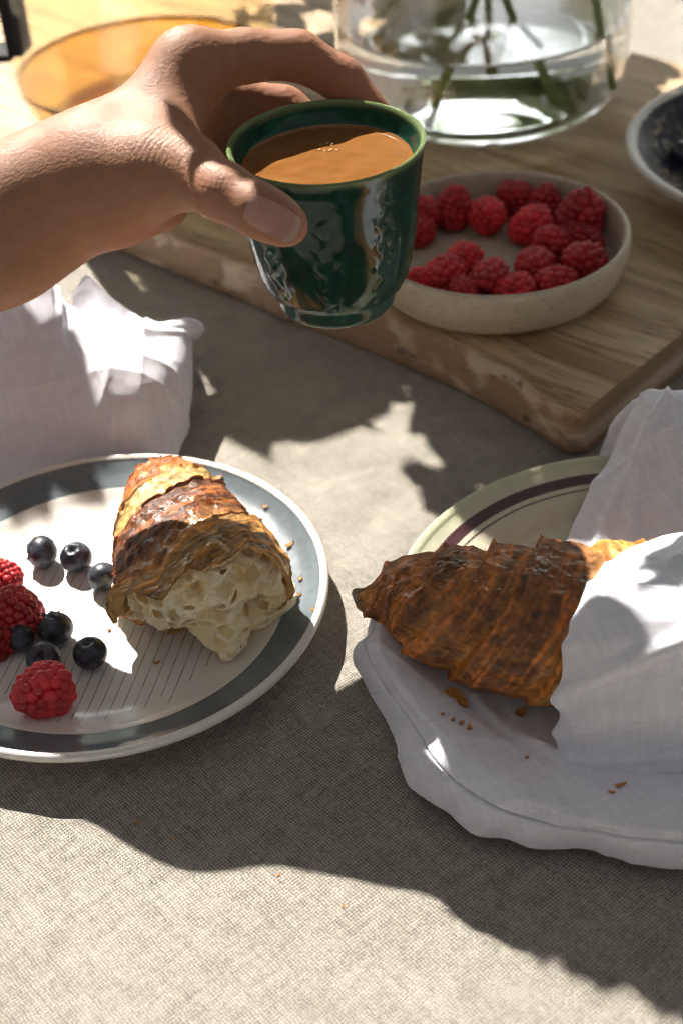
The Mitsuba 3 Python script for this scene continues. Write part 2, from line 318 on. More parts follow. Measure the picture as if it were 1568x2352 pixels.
# ------------------------------------------------------------------ green cup with coffee
CC = dep(748, 321, 0.641); CS = 0.641 / 0.645; cz = CC[2]
out = smooth_prof([(.0395, -.003), (.0403, -.0008), (.0414, 0), (.0424, -.0008), (.0421, -.003), (.0409, -.010), (.0395, -.022), (.0378, -.042), (.0356, -.058), (.0330, -.070), (.0300, -.0765), (.0274, -.0782), (.0270, -.0795), (.0266, -.085), (.0250, -.0875), (.0225, -.0872), (.0215, -.0845), (0, -.0845)], 9)
inn = smooth_prof([(0, -.081), (.020, -.0805), (.0265, -.076), (.031, -.064), (.0345, -.045), (.0362, -.025), (.0368, -.0115), (.0376, -.0105), (.0384, -.008), (.0395, -.003)], 9)
prof = np.vstack([inn[:-1], out]); NA = 300
cv, cf = lathe(prof, NA)
ang = np.arctan2(cv[:, 1], cv[:, 0]); rr = np.hypot(cv[:, 0], cv[:, 1]); zz = cv[:, 2]
isout = np.repeat(np.arange(len(prof)) >= len(inn) + 24, NA)
mask = isout * np.clip((-zz - .012) / .012, 0, 1) * np.clip((zz + .077) / .006, 0, 1)
wob = np.sin(6 * ang + 0.75 * np.sin(zz * 2 * np.pi / .017 + 3 * np.sin(ang * 2)) + 0.4 * nz(cv, 90, 3))
rid_ = 0
for k_ in range(9):
    ph = (ang - k_ * 2 * np.pi / 9 - .35 - .045 * np.sin(zz * 2 * np.pi / .0125 + k_ * 1.7) + np.pi) % (2 * np.pi) - np.pi
    rid_ = rid_ + np.exp(-(ph / .032) ** 2) * (.75 + .3 * np.sin(zz * 2 * np.pi / .0075 + k_)) - .5 * np.exp(-((ph - .13) / .07) ** 2)
dd = mask * (0.00055 * rid_ + .00020 * nz(cv, 40, 4, 2)); wob = rid_
rad = nrm(cv * [1, 1, 0]); cv = (cv + rad * dd[:, None]) * CS * [1, 1, .89]
ck = np.clip((zz + .0042) / .0042, 0, 1) ** 1.3
inside = ~isout & (np.repeat(np.arange(len(prof)) < len(inn), NA))
deep = np.array([.0042, .024, .018]); mid = np.array([.012, .066, .046]); edge = np.array([.15, .20, .085])
n1 = np.clip(nz(cv, 160, 21, 4) * 2.2 + .4, 0, 1)[:, None]
thin = np.clip(wob * mask, 0, 1)[:, None]
cc = deep * (1 - n1 * .35) + mid * n1 * .35 + np.array([.045, .042, .014]) * thin ** 6 * .4
cc = np.where(inside[:, None], mid * (.6 + .6 * n1), cc)
foot = np.clip((-zz - .0775) / .002, 0, 1)[:, None] * isout[:, None]
cc = cc * (1 - foot) + foot * np.array([.018, .055, .042])
cc = cc * (1 - ck[:, None]) + edge * ck[:, None]
mat('green_glaze', VC, 0.09, 0.32, None)
cup = thing('cup')
part(cup, 'body', (cv + CC, cf), 'green_glaze', True, color=np.clip(cc, 0, 1))
lev = -.0118; rl = float(np.interp(lev, inn[:, 1], inn[:, 0]))
q = np.linspace(0, 1, 30)[:, None] * np.ones((1, 90)); a = np.arange(90) * 2 * np.pi / 90
fm = np.stack([q * rl * np.cos(a), q * rl * np.sin(a), lev + 0.0011 * np.clip((q - .955) / .045, 0, 1) ** 2], -1).reshape(-1, 3)
mat('milk_coffee', proc(lambda p, n, uv: mix((0.165, 0.064, 0.015), (0.225, 0.102, 0.034), fbm(p.x * 120, p.y * 220, 0, 3))), 0.06, 0.5)
part(cup, 'coffee', (fm * CS * [1, 1, .89] + CC, tri(grid_faces(30, 90, True))), 'milk_coffee')
labels[cup + '__coffee'] = {'label': 'milky brown coffee filling the cup nearly to the brim'}
foam = []
for i in range(16):
    c = onz(760 + rng.normal(0, 20), 345 + rng.normal(0, 3) - (rng.random() < .5) * 14, cz + lev * CS * .89 + .0003); r = rng.uniform(.0003, .0007)
    m = trimesh.creation.icosphere(1, r); foam.append((m.vertices * [1, 1, .5] + c, m.faces))
mat('foam', col(.62, .42, .22), 0.2, 0.5)
part(cup, 'foam', join(foam), 'foam'); labels[cup + '__foam'] = {'label': 'tiny bubbles floating on the coffee', 'kind': 'stuff'}
tag('sun', 'low bright sun', 'sun', None, 'structure'); tag('window', 'row of bright window panes beyond the table', 'window')
tag(cup, 'dark green glazed handleless cup full of milky coffee, held in the hand', 'cup')

# ------------------------------------------------------------------ glass vase with water and stems
vx = onz(1125, 345, BT); VR = 0.102; vc = np.array([vx[0] + .004, vx[1] + .080])
scene['glass'] = {'type': 'thindielectric', 'int_ior': 1.5, 'specular_transmittance': col(.97, .985, .975)}
scene['water'] = {'type': 'dielectric', 'int_ior': 1.36, 'ext_ior': 1.0}
VT = 0.27; g0 = BT + .0012
vout = [(0, g0 + .001), (.070, g0), (.080, g0 + .0015), (.091, g0 + .008), (.099, g0 + .020), (VR, g0 + .040), (VR, g0 + .11), (VR * .99, VT - .0015), (VR * .978, VT), (VR * .966, VT - .0015)]
vinn = [(0, g0 + .010), (.062, g0 + .010), (.078, g0 + .013), (.089, g0 + .021), (.096, g0 + .036), (.0985, g0 + .055), (.0985, g0 + .11), (VR * .966, VT - .0015)]
WL = g0 + 0.068
vi = smooth_prof(vinn, 14); cut = int(np.argmin(np.abs(vi[:, 1] - WL) + (np.arange(len(vi)) < 30) * 9)); WL = vi[cut, 1]; wr_ = vi[cut, 0]
vase = thing('glass_vase')
def flip(m): return m[0], m[1][:, ::-1]
cvz = (vc[0], vc[1], 0)
part(vase, 'body', lathe(smooth_prof(vout[:9], 12), 160, cvz), 'glass')
wb = [(max(r - .0012, 0), z + .0012) for r, z in smooth_prof(vout, 12) if z + .0012 < WL]
wR = float(np.interp(WL, [q[1] for q in vout[:8]], [q[0] for q in vout[:8]])) - .0012
part(vase, 'water', lathe(np.array([(0, wb[0][1])] + wb[1:] + [(wR, WL), (wR * .985, WL - .0008), (wR * .95, WL - .0010), (0, WL - .0010)]), 160, cvz), 'water')
labels[vase + '__water'] = {'label': 'clear water in the lower part of the vase'}
tag(vase, 'wide clear glass vase of water with green stems on the wooden board', 'vase')
mat('stem_green', proc(lambda p, n, uv: mix((0.09, 0.15, 0.03), (0.20, 0.24, 0.07), fbm(p.x * 90, p.y * 90, p.z * 60, 3))), 0.5, 0.4)
Zs = g0 + .018
stems = [(onz(1020, 215, Zs), (.045, .02), 'slanting down to the left'), (onz(1238, 205, Zs), (-.03, .0), 'short piece slanting down to the right'), (onz(1408, 205, g0 + .030), (.028, .0), 'leaning far right along the glass wall'),
         (onz(868, 118, g0 + .028), (.012, .02), 'leaning to the left glass wall'), (onz(1120, 120, Zs), (.0, .045), 'far at the back of the water')]
for i, (p0, (ax_, ay_), how) in enumerate(stems):
    p3 = np.array([vc[0] + ax_, vc[1] + ay_, .25]); md = (p0 + p3) / 2 + [.005 * (-1) ** i, .003, .004]; p4 = p3 + (p3 - md) * .6
    add('flower_stem', tube([p0, p0 * .6 + md * .4, md, md * .4 + p3 * .6, p3, p4], [.0027, .0029, .0028, .0026, .0025, .0024], 10), 'stem_green')
    tag('flower_stem' + ('' if i == 0 else '_%03d' % i), 'green flower stem in the glass vase, ' + how, 'stem', 'stems in the glass vase')

# ------------------------------------------------------------------ amber tea pot
tc = onz(335, 140, 0.066)[:2]
pot = thing('teapot')
scene['amber_glass'] = {'type': 'thindielectric', 'int_ior': 1.5, 'specular_transmittance': col(.97, .90, .72)}
scene['tea_glass'] = {'type': 'thindielectric', 'int_ior': 1.33, 'specular_transmittance': col(.95, .74, .34)}
pr_ = smooth_prof([(0, BT + .001), (.068, BT + .001), (.080, BT + .006), (.089, BT + .020), (.094, BT + .045), (.0955, BT + .08), (.0955, BT + .15), (.093, BT + .165)], 10)
part(pot, 'body', lathe(pr_, 140, (tc[0], tc[1], 0)), 'amber_glass')
tl = BT + .034; rt = float(np.interp(tl, pr_[20:, 1], pr_[20:, 0])) - .0025
te = np.array([(0, BT + .0035)] + [(max(r - .0025, 0), z + .0015) for r, z in pr_ if .05 < r and z + .0015 < tl] + [(rt, tl), (rt * .97, tl - .0004), (0, tl - .0004)])
part(pot, 'tea', lathe(te, 140, (tc[0], tc[1], 0)), 'tea_glass'); trs = [(r_ + dr_ * math.cos(q_), z_ + dr_ * math.sin(q_)) for r_, z_, dr_ in ((rt + .0012, tl, .0016),) for q_ in np.linspace(0, 2 * np.pi, 13)]
mat('amber_edge', col(.30, .13, .02), 0.2, 0.5)
part(pot, 'tea_edge', lathe(trs, 140, (tc[0], tc[1], 0)), 'amber_edge'); labels[pot + '__tea_edge'] = {'label': 'darker amber ring where the tea meets the glass'}
labels[pot + '__tea'] = {'label': 'amber tea in the bottom of the pot'}
mat('black_plastic', col(.008, .008, .010), 0.5, 0.08)
def box_between(a, b, wx, dx_, wv, dv_):
    a, b = np.asarray(a), np.asarray(b); wv, dv_ = nrm(wv), nrm(dv_)
    q = np.array([c + sx * wx * wv + sy * dx_ * dv_ for c in (a, b) for sx, sy in ((-1, -1), (1, -1), (1, 1), (-1, 1))])
    m = trimesh.convex.convex_hull(q); m = m.subdivide().subdivide(); return np.array(m.vertices), np.array(m.faces)
hz = dep(48, 116, 1.03); hx = nrm(onz(100, 120, hz[2]) - onz(0, 120, hz[2])); hy = np.array([-hx[1], hx[0], 0])
part(pot, 'handle', join([box_between(hz, hz + [0, 0, .16], .0055, .010, hx, hy), box_between(hz - hx * .004 - [0, 0, .0012], hz - hx * .075 - [0, 0, .0012], .012, .0022, hy, [0, 0, 1])]), 'black_plastic', 30)
labels[pot + '__handle'] = {'label': 'black angular handle of the tea pot'}
sp = np.array([tc[0] - .012, tc[1] + .088, 0])
part(pot, 'strap', box_between(sp + [0, 0, BT + .055], sp + [0, 0, .21], .0065, .0012, [1, 0, 0], [0, 1, 0]), 'black_plastic', 30)
tag(pot, 'amber tinted glass tea pot with black handle and a little tea', 'teapot')

# ------------------------------------------------------------------ dark patterned dish at the right edge
dc, dR, dz = np.array([0.3035, 0.8577]), 0.1113, 0.062
dp = smooth_prof([(0, BT + .008), (.060, BT + .008), (.080, BT + .013), (.098, dz - .006), (.1060, dz - .001), (.1090, dz), (.1113, dz - .001), (.1108, dz - .004), (.095, dz - .012), (.070, BT + .006), (.060, BT + .001), (.055, BT + .004), (0, BT + .004)], 9)
def dish_c(p, n, uv):
    x, y = p.x - float(dc[0]), p.y - float(dc[1]); r = dr.sqrt(x * x + y * y); a = dr.atan2(y, x)
    up = smoothstep(-.2, 0.1, n.z)
    navy = mix((0.010, 0.011, 0.020), (0.025, 0.026, 0.045), fbm(x * 300, y * 300, 0, 3))
    f1, f2, w = voronoi(x * 110, y * 110)
    fl = smoothstep(0.30, 0.36, f1) * smoothstep(0.50, 0.44, f1) * smoothstep(0.074, 0.080, r) * smoothstep(0.101, 0.097, r) * smoothstep(0.35, .6, fbm(x * 60, y * 60, 3, 2))
    sp = smoothstep(0.62, 0.8, fbm(x * 420, y * 420, 5, 2)) * 0.5 * smoothstep(.05, .075, r)
    c = mix(navy, (0.46, 0.40, 0.27), dr.minimum(1, fl * 1.1 + sp * .25))
    wob = 0.0012 * (noise(a * 55, 0, 0) - .5)
    rim = smoothstep(0.1040, 0.1046, r + wob)
    return mix(mi.Color3f(0.55, 0.53, 0.49), mix(c, (0.60, 0.58, 0.53), rim), up)
mat('dark_dish_glaze', proc(dish_c), 0.35, 0.25)
add('serving_dish', lathe(dp, 180, (dc[0], dc[1], 0)), 'dark_dish_glaze', 40)
tag('serving_dish', 'dark navy patterned dish with pale rim at the right edge', 'dish')

# ------------------------------------------------------------------ berries
mat('raspberry_skin', VC, 0.30, 0.5, clearcoat=0.25, clearcoat_gloss=0.8)
mat('raspberry_dull', VC, 0.42, 0.4)
mat('berry_hair', col(.55, .22, .06), 0.6, 0.3)
ICO = {k: trimesh.creation.icosphere(k) for k in (1, 2)}
def frame(ax):
    a = nrm(ax); u = nrm(np.cross(a, [0.2, 0.3, 0.93] if abs(a[2]) < .9 else [1, 0.1, 0])); return np.stack([u, np.cross(a, u), a], 1)
def drupelets(R, L, seed, long_=1.0):
    g = np.random.default_rng(seed); out = []
    rings = [(0.02, .80, 11), (.17, .99, 13), (.34, 1.0, 13), (.51, .93, 12), (.67, .80, 10), (.82, .60, 8), (.94, .34, 5), (1.0, 0.0, 1)]
    for k, (u, r, n) in enumerate(rings):
        for j in range(n):
            a = 2 * np.pi * (j + .5 * (k % 2) + g.normal(0, .08)) / n; q = R * .80 * r * (1 + g.normal(0, .03))
            rad = R * .262 * (1 + g.normal(0, .08)) * (1.0 if k < 5 else .92)
            out.append((np.array([q * math.cos(a), q * math.sin(a), L * (u - .5) * .84 + g.normal(0, R * .02)]), rad))
    return out
def berry_color(seed, n, bright=1.0):
    g = np.random.default_rng(seed); b = g.uniform(.75, 1.25) * bright
    return np.clip(np.array([.43, .018, .026]) * b * np.ones((n, 1)) * g.uniform(.9, 1.1), 0, 1)
def raspberry(pos, R, L, axis, seed, label, group, bright=1.0, parts=False):
    t = numbered('raspberry'); Fm = frame(axis); ico = ICO[2 if parts else 1]; ms, cs = [], []
    core = ICO[2].vertices * [R * .74, R * .74, L * .42]; ckey = []
    for i, (c, r) in enumerate(drupelets(R, L, seed)):
        v = ico.vertices * r; o = c / (np.linalg.norm(c) + 1e-9); v = v + np.outer(v @ o, o) * .12 + c
        sh = berry_color(seed * 100 + i, len(v), bright)
        if parts:
            part(t, 'drupelet', (v @ Fm.T + pos, np.array(ico.faces)), 'raspberry_skin', True, color=sh)
        else: ms.append((v, np.array(ico.faces))); cs.append(sh)
    cc_ = np.tile([.16, .008, .012], (len(core), 1))
    if parts:
        part(t, 'core', (core @ Fm.T + pos, np.array(ICO[2].faces)), 'raspberry_skin', True, color=cc_)
        g = np.random.default_rng(seed + 5); hs = []
        for c, r in drupelets(R, L, seed):
            if g.random() < .55:
                o = nrm(c + g.normal(0, R * .25, 3)); b = c + o * r * .9; d = nrm(np.cross(o, g.normal(0, 1, 3))) * R * .22
                hs.append(tube([b, b + o * R * .07 + d * .4, b + o * R * .08 + d], [R * .012, R * .009, R * .004], 5, False, 3))
        h = join(hs); part(t, 'hair', (h[0] @ Fm.T + pos, h[1]), 'berry_hair'); labels[t + '__hair'] = {'label': 'fine orange hairs between the drupelets', 'kind': 'stuff'}
    else:
        ms.append((core, np.array(ICO[2].faces))); cs.append(cc_); m = join(ms)
        scene[t] = ply((m[0] @ Fm.T + pos, m[1]), 'raspberry_dull', True, color=np.vstack(cs))
    tag(t, label, 'raspberry', group)
FL = BT + .0065
inbowl = [(975, 487, 40, 'behind the cup rim at the far left of the bowl', .9), (958, 532, 36, 'half hidden behind the cup at the left of the bowl', .9), (1043, 472, 45, 'upright at the back left of the bowl, next to a bright red one', .85),
 (1120, 493, 43, 'bright red, at the back middle of the bowl', 1.35), (1178, 448, 42, 'dark, against the far wall of the bowl', .75), (1258, 455, 40, 'narrow, third from the right along the far wall of the bowl', .8),
 (1356, 482, 56, 'largest of the bowl, standing against its right wall', .75), (1213, 522, 47, 'bright tilted, pointing left in the open middle of the bowl', 1.4), (1264, 560, 46, 'in front of the bright tilted one, right of the empty middle', .9),
 (1338, 550, 40, 'small dark, just below the largest of the bowl', .7), (1334, 602, 50, 'lying against the right front wall of the bowl', .85), (1224, 615, 48, 'lying in the middle of the front heap', 1.0),
 (1060, 603, 42, 'bright, at the back of the front left heap', 1.3), (1128, 640, 50, 'lying in the front heap above the bowl edge', .9), (1016, 634, 50, 'long, at the left of the front heap beside the cup', 1.1),
 (962, 642, 32, 'bright red tip peeking out right of the cup base', 1.4), (1066, 668, 30, 'mostly hidden by the front rim, left of centre', .9), (1180, 665, 40, 'mostly hidden by the front rim, right of centre', 1.2), (1280, 648, 42, 'low at the front right rim of the bowl', 1.0)]
for i, (px, py, r, how, br_) in enumerate(inbowl):
    g = np.random.default_rng(50 + i); z = FL + .0105
    if py < 500: z += .004
    if i == 6: z += .004
    p = onz(px, py, z); p = onz(px, py, z); R = r / F * wdepth(p) * .98
    ax = np.array([g.normal(0, 1), g.normal(-.4, .8), abs(g.normal(.3, .5))]) if i not in (6, 2, 5) else np.array([.25, .1, .95])
    if i == 7: ax = np.array([-.8, -.2, -.1])
    d = (p - [bc[0], bc[1], 0])[:2]; lim = br * .93 - R * .9; q = np.linalg.norm(d)
    if q > lim: p[:2] = bc + d / q * lim; 
    raspberry(p, R, R * 2.15, ax, 300 + i, 'raspberry ' + how, 'raspberries in the stoneware bowl', br_)
PZ = 0.0052
def on_plate(px, py, r):
    z = PZ
    for _ in range(3): p = onz(px, py, z); R = r / F * wdepth(p); z = PZ + R * .94
    return onz(px, py, z), R
for px, py, r, ax, how, br_ in [(90, 1590, 62, (-.75, -.62, .25), 'raspberry with fine orange hairs at the front of the striped plate', 1.25), (36, 1402, 57, (-.3, .2, .9), 'dark raspberry on the left of the striped plate between blueberries', .8),
                           (2, 1322, 42, (-.5, .6, .5), 'raspberry cut by the left picture edge, at the back of the plate group', .95), (-22, 1462, 52, (-.2, -.3, .9), 'shadowed raspberry at the left picture edge beside a blueberry', .6)]:
    p, R = on_plate(px, py, r); raspberry(p, R, R * 2.1, ax, 900 + px, how, 'raspberries on the striped plate', br_, parts=px > 0)
def blue_c(p, n, uv):
    b = fbm(p.x * 260, p.y * 260, p.z * 260, 3)
    return mix((0.012, 0.014, 0.022), (0.075, 0.088, 0.125), smoothstep(0.35, 0.75, b) * (0.55 + 0.6 * fbm(p.x * 1500, p.y * 1500, p.z * 1500, 2)))
mat('blueberry_skin', proc(blue_c), 0.38, 0.45)
mat('calyx_skin', proc(lambda p, n, uv: mix((0.012, 0.011, 0.013), (0.06, 0.05, 0.045), fbm(p.x * 900, p.y * 900, p.z * 900, 2))), 0.7, 0.3)
def blueberry(pos, R, axis, seed, label, group, lob=1.0):
    t = thing('blueberry'); Fm = frame(axis); g = np.random.default_rng(seed)
    th = np.r_[np.linspace(0, .62, 22), np.linspace(.66, math.pi, 34)]; a = np.arange(56) * 2 * np.pi / 56
    r = 1 - .26 * np.exp(-(th / .22) ** 2) + .045 * np.exp(-((th - .46) / .11) ** 2)
    TH, A = np.meshgrid(th, a, indexing='ij'); rr_ = r[:, None] * (1 + .018 * np.sin(5 * A) * np.exp(-((TH - .46) / .16) ** 2))
    v = np.stack([rr_ * np.sin(TH) * np.cos(A), rr_ * np.sin(TH) * np.sin(A), .90 * rr_ * np.cos(TH)], -1).reshape(-1, 3)
    v = v * (1 + .02 * nz(v, 1.7, seed)[:, None] + .012 * nz(v, 9, seed + 1)[:, None]); f = tri(grid_faces(len(th), 56, True))
    part(t, 'fruit', ((v * R) @ Fm.T + pos, f[:, ::-1] if False else f), 'blueberry_skin')
    ms = []
    for j in range(5):
        b = j * 2 * np.pi / 5 + g.normal(0, .12); w = .40; hh = lob * g.uniform(.6, 1.2)
        q = []
        for s_ in np.linspace(0, 1, 5):
            for u in np.linspace(-1, 1, 5):
                rad_ = .40 + .10 * s_ * hh; z_ = .80 + .19 * s_ * hh - .1 * s_ * s_; wd = w * (1 - s_ ** 1.6 * .85)
                q.append([rad_ * math.cos(b + u * wd), rad_ * math.sin(b + u * wd), z_])
        q = np.array(q).reshape(5, 5, 3); ms.append(sheet(q, 9, 9, .03))
    m = join(ms); part(t, 'calyx', ((m[0] * R) @ Fm.T + pos, m[1]), 'calyx_skin')
    tag(t, label, 'blueberry', group)
BL = [(97, 1268, 38, (-.85, -.1, .15), 'blueberry in the sun, leftmost of the row of three at the back of the plate', 1), (175, 1280, 37, (-.1, -.25, .95), 'blueberry in the middle of the back row, its crown ring facing up', .25),
      (235, 1324, 35, (.45, -.5, -.6), 'blueberry touching the torn croissant', 1), (128, 1444, 41, (-.12, .25, .95), 'blueberry with a ragged upright crown beside the dark raspberry', 1.5),
      (46, 1465, 34, (-.25, .1, .95), 'blueberry with a brownish crown scar near the left picture edge', .2), (100, 1512, 40, (.1, -.65, .55), 'blueberry tucked behind the front raspberry', 1.1),
      (207, 1500, 40, (-.05, -.05, .98), 'blueberry with a star shaped dent, alone to the right of the group', .25), (-25, 1366, 30, (.2, .2, .9), 'blueberry barely visible at the left picture edge', .5)]
for i, (px, py, r, ax, how, lo_) in enumerate(BL):
    p, R = on_plate(px, py, r); blueberry(p, R, ax, 40 + i, how, 'blueberries on the striped plate', lo_)
for i, ((px, py), how) in enumerate([((1566, 352), 'dark glossy berry nearest the left of the navy dish'), ((1602, 330), 'dark berry behind in the navy dish'), ((1598, 388), 'dark berry cut off by the right picture edge in the navy dish')]):
    p = onz(px, py, BT + .008 + .009 + (.004 if i == 1 else 0)); blueberry(p, .0085, (rng.normal(0, .5), rng.normal(0, .5), .8), 140 + i, how, 'dark berries in the navy dish', .5)

# ------------------------------------------------------------------ croissants
mat('crust', VC, proc(lambda p, n, uv: 0.22 + 0.45 * smoothstep(.35, .65, fbm(p.x * 150, p.y * 150, p.z * 150, 3))), 0.45, proc(lambda p, n, uv: fbm(p.x * 700, p.y * 700, p.z * 700, 3) + .8 * fbm(p.x * 300, p.y * 300, p.z * 300, 2), eps=2e-4), 0.0004, clearcoat=0.18, clearcoat_gloss=0.8)
DARK, BRN, ORG, GOLD, PALE = (np.array(c) for c in ((.125, .036, .010), (.29, .095, .020), (.40, .115, .016), (.52, .25, .060), (.56, .34, .12)))
def croissant_mesh(axis, radii, sq, wraps, cols, skew, step, seed, nt=420, nth=360, jag=None, closed=True):
    axis = np.asarray(axis); k = np.linspace(0, 1, len(axis)); tt = np.linspace(0, 1, nt)
    C = CubicSpline(k, axis)(tt); R = PchipInterpolator(k, radii)(tt); Tn = nrm(np.gradient(C, axis=0))
    S = nrm(np.cross(Tn, [0, 0, 1.0])); Uu = np.cross(S, Tn); th = np.arange(nth) * 2 * np.pi / nth
    TT, TH = np.meshgrid(tt, th, indexing='ij'); q = np.stack([TT * 5, np.cos(TH) * 1.2, np.sin(TH) * 1.2], -1)
    sk = skew[0] * np.cos(TH) + skew[1] * np.sin(TH)
    s = TT - sk * np.clip(TT * 4, 0, 1) + .028 * nz(q, 1.3, seed) + .012 * nz(q * [1, 3, 3], 3, seed + 1)
    w = np.asarray(wraps); i = np.clip(np.searchsorted(w, s) - 1, 0, len(w) - 2); wd = (w[1:] - w[:-1])[i]
    fr = np.clip((s - w[i]) / wd, 0, 1); ds = (s - w[i])
    e = np.clip(ds / .010, 0, 1); rise = e * e * (3 - 2 * e)
    lay = np.where(i > 0, rise, 1) * (1 - fr) ** .8
    a = np.stack([s * 60, np.cos(TH) * 1.0 + i * 7, np.sin(TH) * 1.0], -1)
    fine = nz(a, 1.0, seed + 3, 3); a2 = np.stack([s * 150, np.cos(TH) * 1.7 + i * 3, np.sin(TH) * 1.7], -1); fine2 = nz(a2, 1.0, seed + 4, 3)
    blist = nz(q * [2, 2.2, 2.2], 2.0, seed + 6, 3)
    env = np.clip(TT / .06, .15, 1)
    up_ = np.clip(.55 + .6 * np.cos(TH), .25, 1)
    flake = np.clip(1 - np.abs(ds - .010) / .008, 0, 1) * (nz(np.stack([TT * 30, TH * 5, i], -1), 1.0, seed + 8, 2) > -.04)
    stp = np.asarray(step)[i] if np.ndim(step) else step
    RR = R[:, None] * (1 + stp * (lay - .5)) + env * (np.exp(-(ds / .05) ** 2) * .75 + .25) * (.0022 * fine * up_ + .0009 * fine2) + env * (.0040 * blist + .0016 * flake * up_)
    D = np.cos(TH)[..., None] * Uu[:, None] * sq[1] + np.sin(TH)[..., None] * S[:, None] * sq[0]
    V = C[:, None] + RR[..., None] * D
    if jag is not None: V = V + Tn[:, None] * (jag(TH) * np.clip((TT - .80) / .2, 0, 1) ** 2)[..., None]
    base = np.asarray(cols)[i]
    st = np.clip(.5 + 2.2 * fine + 1.8 * fine2, 0, 1)[..., None]
    c = base * (.50 + .72 * st) + (ORG * 1.1 - base * .5) * np.clip(st - .72, 0, 1) * 1.6
    edge = (np.exp(-((ds - .004) / .011) ** 2) * np.clip(.75 + 2.2 * fine2, 0.2, 1))[..., None] * (i > 0)[..., None]; c = c * (1 - .75 * edge) + .75 * edge * (ORG * 1.25)
    last = np.clip((fr - .72) / .28, 0, 1)[..., None] * (i < len(w) - 2)[..., None]; c = c * (1 - .5 * last) + .5 * last * GOLD * .9
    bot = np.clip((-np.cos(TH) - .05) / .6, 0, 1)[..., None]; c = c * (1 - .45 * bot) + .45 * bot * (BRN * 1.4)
    bl = np.clip(-blist * 2.6, 0, 1)[..., None]; c = c * (1 - .3 * bl) + .3 * bl * GOLD
    tip = np.clip(1 - TT / .07, 0, 1)[..., None] ** .7; 
    spk = nz(V, 620, seed + 20, 3)[..., None]; spk2 = nz(V, 230, seed + 22, 3)[..., None]
    c = c * np.clip(1 + 1.3 * spk + 1.6 * spk2, .35, 2.0) + np.clip(spk2 - .12, 0, 1) * GOLD * .5
    V = V + D * (env * (.00035 * nz(V, 430, seed + 24, 2) + .0007 * np.clip(nz(V, 190, seed + 26, 2), -.5, .1)))[..., None]
    return V, np.clip(c, .004, 1), tip, (C, R, Tn, S, Uu)
def close_mesh(V, c):
    n, m = V.shape[:2]; v = np.vstack([V.reshape(-1, 3), V[0].mean(0), V[-1].mean(0)]); cc = np.vstack([c.reshape(-1, 3), c[0].mean(0), c[-1].mean(0)])
    i = np.arange(m); f = np.vstack([tri(grid_faces(n, m, True)), np.stack([(i + 1) % m, i, i * 0 + n * m], 1), np.stack([(n - 1) * m + i, (n - 1) * m + (i + 1) % m, i * 0 + n * m + 1], 1)])
    return v, f[:, ::-1], cc
def A(px, py, z): return onz(px, py, z)
ax1 = [A(814, 1357, .033), A(868, 1374, .0345), A(935, 1372, .036), A(1035, 1392, .038), A(1130, 1411, .039), A(1225, 1425, .040), A(1310, 1432, .041), A(1410, 1440, .041), A(1520, 1440, .040), A(1620, 1420, .038)]
rd1 = [.0015, .0105, .0195, .0272, .0310, .0345, .0356, .0370, .0362, .030]
w1 = [-.5, .085, .19, .315, .445, .645, .80, 1.4]
c1 = [DARK * 1.1, BRN * .72, BRN * .85, BRN * .75, BRN * .70, GOLD * 1.1, GOLD * .9]
V, c, tip, _ = croissant_mesh(ax1, rd1, (1.12, .825), w1, c1, (.095, -.02), [.16, .17, .17, .17, .15, .06, .10], 11)
c = c * (1 - tip) + tip * np.array([.022, .011, .009])
m = close_mesh(V, c); croi1 = thing('croissant')
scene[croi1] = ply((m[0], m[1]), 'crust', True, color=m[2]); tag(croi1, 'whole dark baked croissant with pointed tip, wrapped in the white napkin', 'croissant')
tE, tT = A(470, 1378, .034), A(384, 1112, .029)
dv = tE - tT; L2 = np.linalg.norm(dv); ax2 = [tT - dv * .075 - [0, 0, .004], tT, tT + dv * .33 + [-.001, 0, .003], tT + dv * .66 + [0, 0, .003], tE]
rd2 = [.004, .0170, .0255, .0325, .0385]
w2 = [-.5, .17, .42, .57, .85, 1.6]
c2 = [BRN * .9, ORG * .95, PALE * .82, DARK * 1.0, GOLD * .62]
jag2 = lambda th: .006 * np.sin(th * 2 + 1) + .016 * (meshkit.fbm(np.stack([np.cos(th) * 2.2, np.sin(th) * 2.2, th * 0], -1), 3, 5) - .5) * 2 + np.where(np.cos(th) < 0, .024, .013) * np.cos(th)
V, c, tip, fr2 = croissant_mesh(ax2, rd2, (1.05, .80), w2, c2, (.02, .115), .13, 23, jag=jag2)
croi2 = thing('torn_croissant')
n_, m_ = V.shape[:2]
ctr = fr2[0][:, None]; Vin = V[-70:] * .955 + ctr[-70:] * .045          # inner face of the crust, so that the torn edge has thickness
allV = np.concatenate([V, Vin[::-1]]); cin = np.tile(PALE * .9, (70, m_, 1)); allC = np.concatenate([c, cin])
m = close_mesh(allV, allC)
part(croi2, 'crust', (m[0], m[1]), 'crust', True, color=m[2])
Tn2, S2, U2_ = fr2[2][-1], fr2[3][-1], fr2[4][-1]
